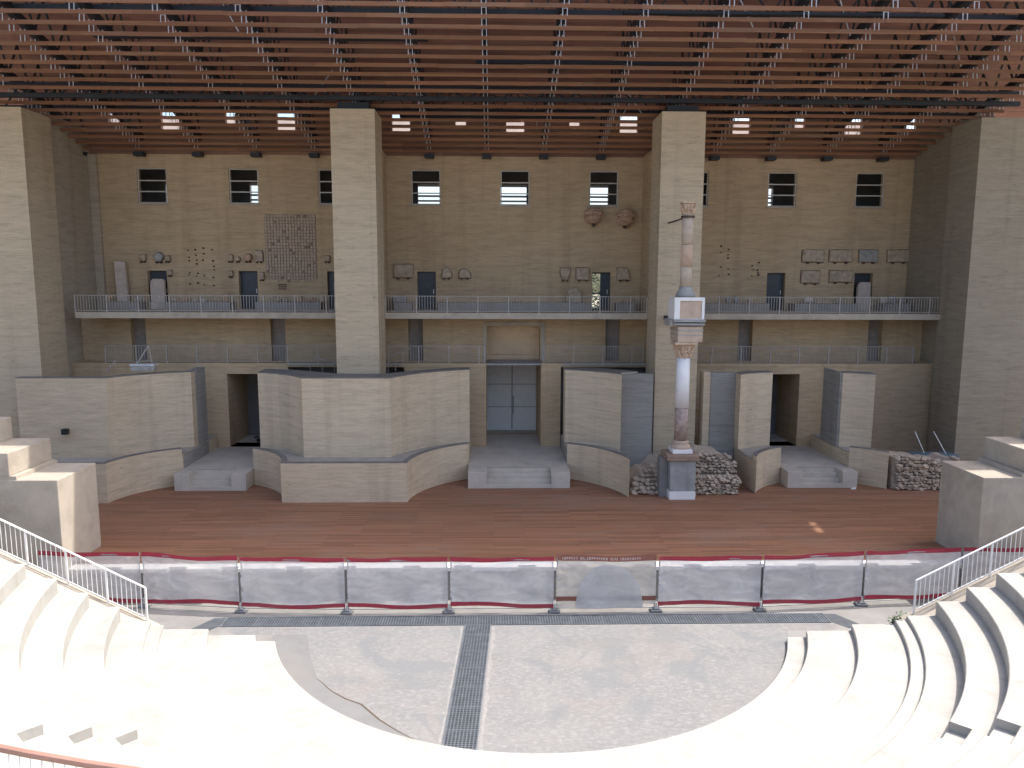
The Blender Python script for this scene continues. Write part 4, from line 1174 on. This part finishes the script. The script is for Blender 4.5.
SH = [(-22.93, -22.6, 9.72, 10.05, 'rough stone lump on the shelf left of the pale standing slab', 'fragred'), (-18.15, -17.8, 9.72, 9.99, 'rough stone under the left end of the peg rows', 'frag'), (-17.76, -17.3, 9.72, 9.93, 'low pale stone lump under the middle of the peg rows', 'fragpale'),
      (-16.48, -16.05, 9.72, 10.2, 'pointed reddish stone left of the second balcony door', 'fragred'), (-18.75, -18.4, 9.72, 10.0, 'reddish stone lump right of the leftmost balcony door', 'fragred'), (-19.3, -18.95, 9.72, 9.98, 'dull stone lump touching the jamb of the leftmost balcony door', 'frag'),
      (-21.3, -20.95, 9.72, 10.02, 'grey stone lump between standing slab and leftmost balcony door', 'fraggrey'), (-13.8, -13.17, 9.72, 10.06, 'broad dark stone under the tile grid, beside the second balcony door', 'frag'), (-13.13, -12.78, 9.72, 9.95, 'low stone lump under the middle of the tile grid', 'frag'),
      (-12.34, -11.94, 9.72, 10.17, 'taller rough stone under the right part of the tile grid', 'fragred'), (-11.67, -11.27, 9.72, 10.01, 'reddish stone below the right edge of the tile grid', 'fragred'), (-11.0, -10.75, 9.72, 10.07, 'narrow stone left of the door with a stele, beside the left pillar', 'frag'),
      (6.1, 6.75, 9.72, 9.9, 'flat stone piece on the shelf against the right pillar', 'fragred'), (-.17, .4, 9.72, 9.83, 'flat stone piece on the shelf above the grey gate', 'frag'), (12.0, 12.33, 9.72, 10.07, 'upright stone lump under the left peg pair right of the column', 'fraggrey'),
      (12.46, 12.79, 9.72, 10.13, 'taller stone lump under the right peg pair right of the column', 'fraggrey'), (13.3, 13.6, 9.72, 10.02, 'small stone lump left of the dark door right of the column', 'frag'), (16.5, 17.1, 9.72, 10.1, 'pale stone lump on the shelf under the first lower slab', 'fragpale'),
      (17.2, 17.6, 9.72, 9.98, 'dull stone lump between the two lower slabs', 'frag'), (18.3, 18.8, 9.72, 10.0, 'dull stone lump under the long lower slab', 'frag'), (20.96, 21.4, 9.72, 10.1, 'pale stone lump right of the last balcony door', 'fragpale'),
      (21.48, 21.86, 9.72, 10.16, 'grey stone lump next to last on the right end of the shelf', 'fraggrey'), (22.02, 22.42, 9.72, 10.05, 'grey stone lump at the very right end of the shelf', 'fraggrey')]
for x0, x1, z0, z1, lb, mt in SH: rough('shelf_stone', (x0, x1, z0, z1), lb, 'stone', mt)

# ------------------------------------------------------------------ small things
t = thing('floodlight', (-20.85, 35.3, 3.7), 'small black floodlight on the brick wall behind the left stepped block', 'floodlight')
MB().box(-20.98, -20.72, 35.05, 35.3, 3.9, 4.17).build('housing', 'black', t, bevel=.02)
MB().box(-20.88, -20.82, 35.3, 35.488, 4.0, 4.08).build('arm', 'steel', t)
MB().box(-20.95, -20.75, 35.035, 35.049, 3.93, 4.14).build('lens', 'steel', t)
g = MB(); g.add([(15.75, 35.1, ZD + .02), (16.0, 35.15, ZD + .03), (16.02, 35.32, ZD + .08), (15.8, 35.3, ZD + .03), (15.75, 35.1, ZD + .01), (16.0, 35.15, ZD + .02), (16.02, 35.32, ZD + .07), (15.8, 35.3, ZD + .02)], [(0, 1, 2, 3), (7, 6, 5, 4), (0, 4, 5, 1), (1, 5, 6, 2), (2, 6, 7, 3), (3, 7, 4, 0)])
tag(g.build('paper_scrap', 'paper'), 'small white paper scrap on the stage beside the right platform', 'paper')
# low dark plants at the cut end of the third ring
t = thing('small_bush', (11.22, 22.27, 0), 'tiny dark bush at the corner of the right lower seats', 'bush')
g = MB(); rr = random.Random(4)
for i in range(220):
    c = Vector((11.22 + rr.gauss(0, .11), 22.27 + rr.gauss(0, .05), .42 + abs(rr.gauss(0, .2)))); a = rr.uniform(0, 6); s_ = rr.uniform(.03, .06)
    d1 = Vector((math.cos(a), math.sin(a), rr.uniform(-.5, .8))) * s_; d2 = Vector((-math.sin(a), math.cos(a), rr.uniform(-.5, .5))) * s_ * .6
    g.add([c - d1, c + d2, c + d1, c - d2], [(0, 1, 2, 3)])
g.build('foliage', 'leaf', t)
MB().tube([(11.22, 22.27, 0), (11.22, 22.27, .6)], .02, 6).build('stem', 'bark', t)
# tree behind the building, seen through the open balcony door
t = thing('tree', (6.0, 56, 0), 'green leafy tree seen through the open balcony door', 'tree')
MB().tube([(6.0, 56, 0), (6.1, 56, 4), (5.9, 56.2, 8.5)], [.3, .22, .12], 10).build('trunk', 'bark', t)
g = MB(); rr = random.Random(9)
cl = [(6.0 + rr.gauss(0, 1.5), 56 + rr.gauss(0, 1.1), 9.3 + rr.gauss(0, 1.6)) for _ in range(90)]
for c0 in cl:
    for i in range(60):
        c = Vector(c0) + Vector((rr.gauss(0, .42), rr.gauss(0, .42), rr.gauss(0, .35))); a = rr.uniform(0, 6); s_ = rr.uniform(.08, .16)
        d1 = Vector((math.cos(a), math.sin(a), rr.uniform(-.6, .6))) * s_; d2 = Vector((-math.sin(a), math.cos(a), rr.uniform(-.6, .6))) * s_ * .6
        g.add([c - d1, c + d2, c + d1, c - d2], [(0, 1, 2, 3)])
g.build('crown', 'leaf', t)

# ------------------------------------------------------------------ light
a_, b_ = .57, .15
el = math.atan2(1, math.hypot(a_, b_)); az = math.atan2(a_, b_)      # from +y towards +x
sd = Vector((a_, b_, 1)).normalized()
sun = bpy.data.lights.new('sun', 'SUN'); sun.energy = 2.3; sun.angle = math.radians(.53); sun.color = (1, .955, .89)
so = bpy.data.objects.new('sun', sun); COL.objects.link(so)
so.rotation_euler = (-sd).to_track_quat('-Z', 'Y').to_euler(); so.location = (20, 30, 60)
w = bpy.data.worlds.new('World'); sc.world = w; w.use_nodes = True
nt = w.node_tree
for n in list(nt.nodes): nt.nodes.remove(n)
out = nt.nodes.new('ShaderNodeOutputWorld'); bg = nt.nodes.new('ShaderNodeBackground'); sky = nt.nodes.new('ShaderNodeTexSky')
sky.sky_type = 'NISHITA'; sky.sun_disc = False; sky.sun_elevation = el; sky.sun_rotation = az
sky.air_density = 1.0; sky.dust_density = 4.0; sky.ozone_density = 1.0; sky.altitude = 60
bg.inputs[1].default_value = .15
nt.links.new(sky.outputs[0], bg.inputs[0]); nt.links.new(bg.outputs[0], out.inputs[0])

# ------------------------------------------------------------------ camera
P_, Y_, R0 = math.radians(7.7), math.radians(1.37), .0034
fwd = Vector((math.sin(Y_) * math.cos(P_), math.cos(Y_) * math.cos(P_), -math.sin(P_)))
rt_ = Vector((math.cos(Y_), -math.sin(Y_), 0)); up_ = rt_.cross(fwd)
r2 = rt_ * math.cos(R0) + up_ * math.sin(R0); u2 = -rt_ * math.sin(R0) + up_ * math.cos(R0)
cam = bpy.data.cameras.new('camera'); cam.sensor_width = 36; cam.lens = 770 / 1024 * 36; cam.clip_end = 2000; cam.clip_start = .1
co = bpy.data.objects.new('camera', cam); COL.objects.link(co)
m = Matrix((r2, u2, -fwd)).transposed().to_4x4(); m.translation = Vector((-1.2, 0, 11)); co.matrix_world = m
sc.camera = co
sc.view_settings.view_transform = 'Standard'; sc.view_settings.look = 'None'
sc.view_settings.exposure = 1.32; sc.view_settings.gamma = 1
sc.cycles.max_bounces = 8; sc.cycles.diffuse_bounces = 5; sc.cycles.transparent_max_bounces = 12
sc.cycles.use_denoising = True
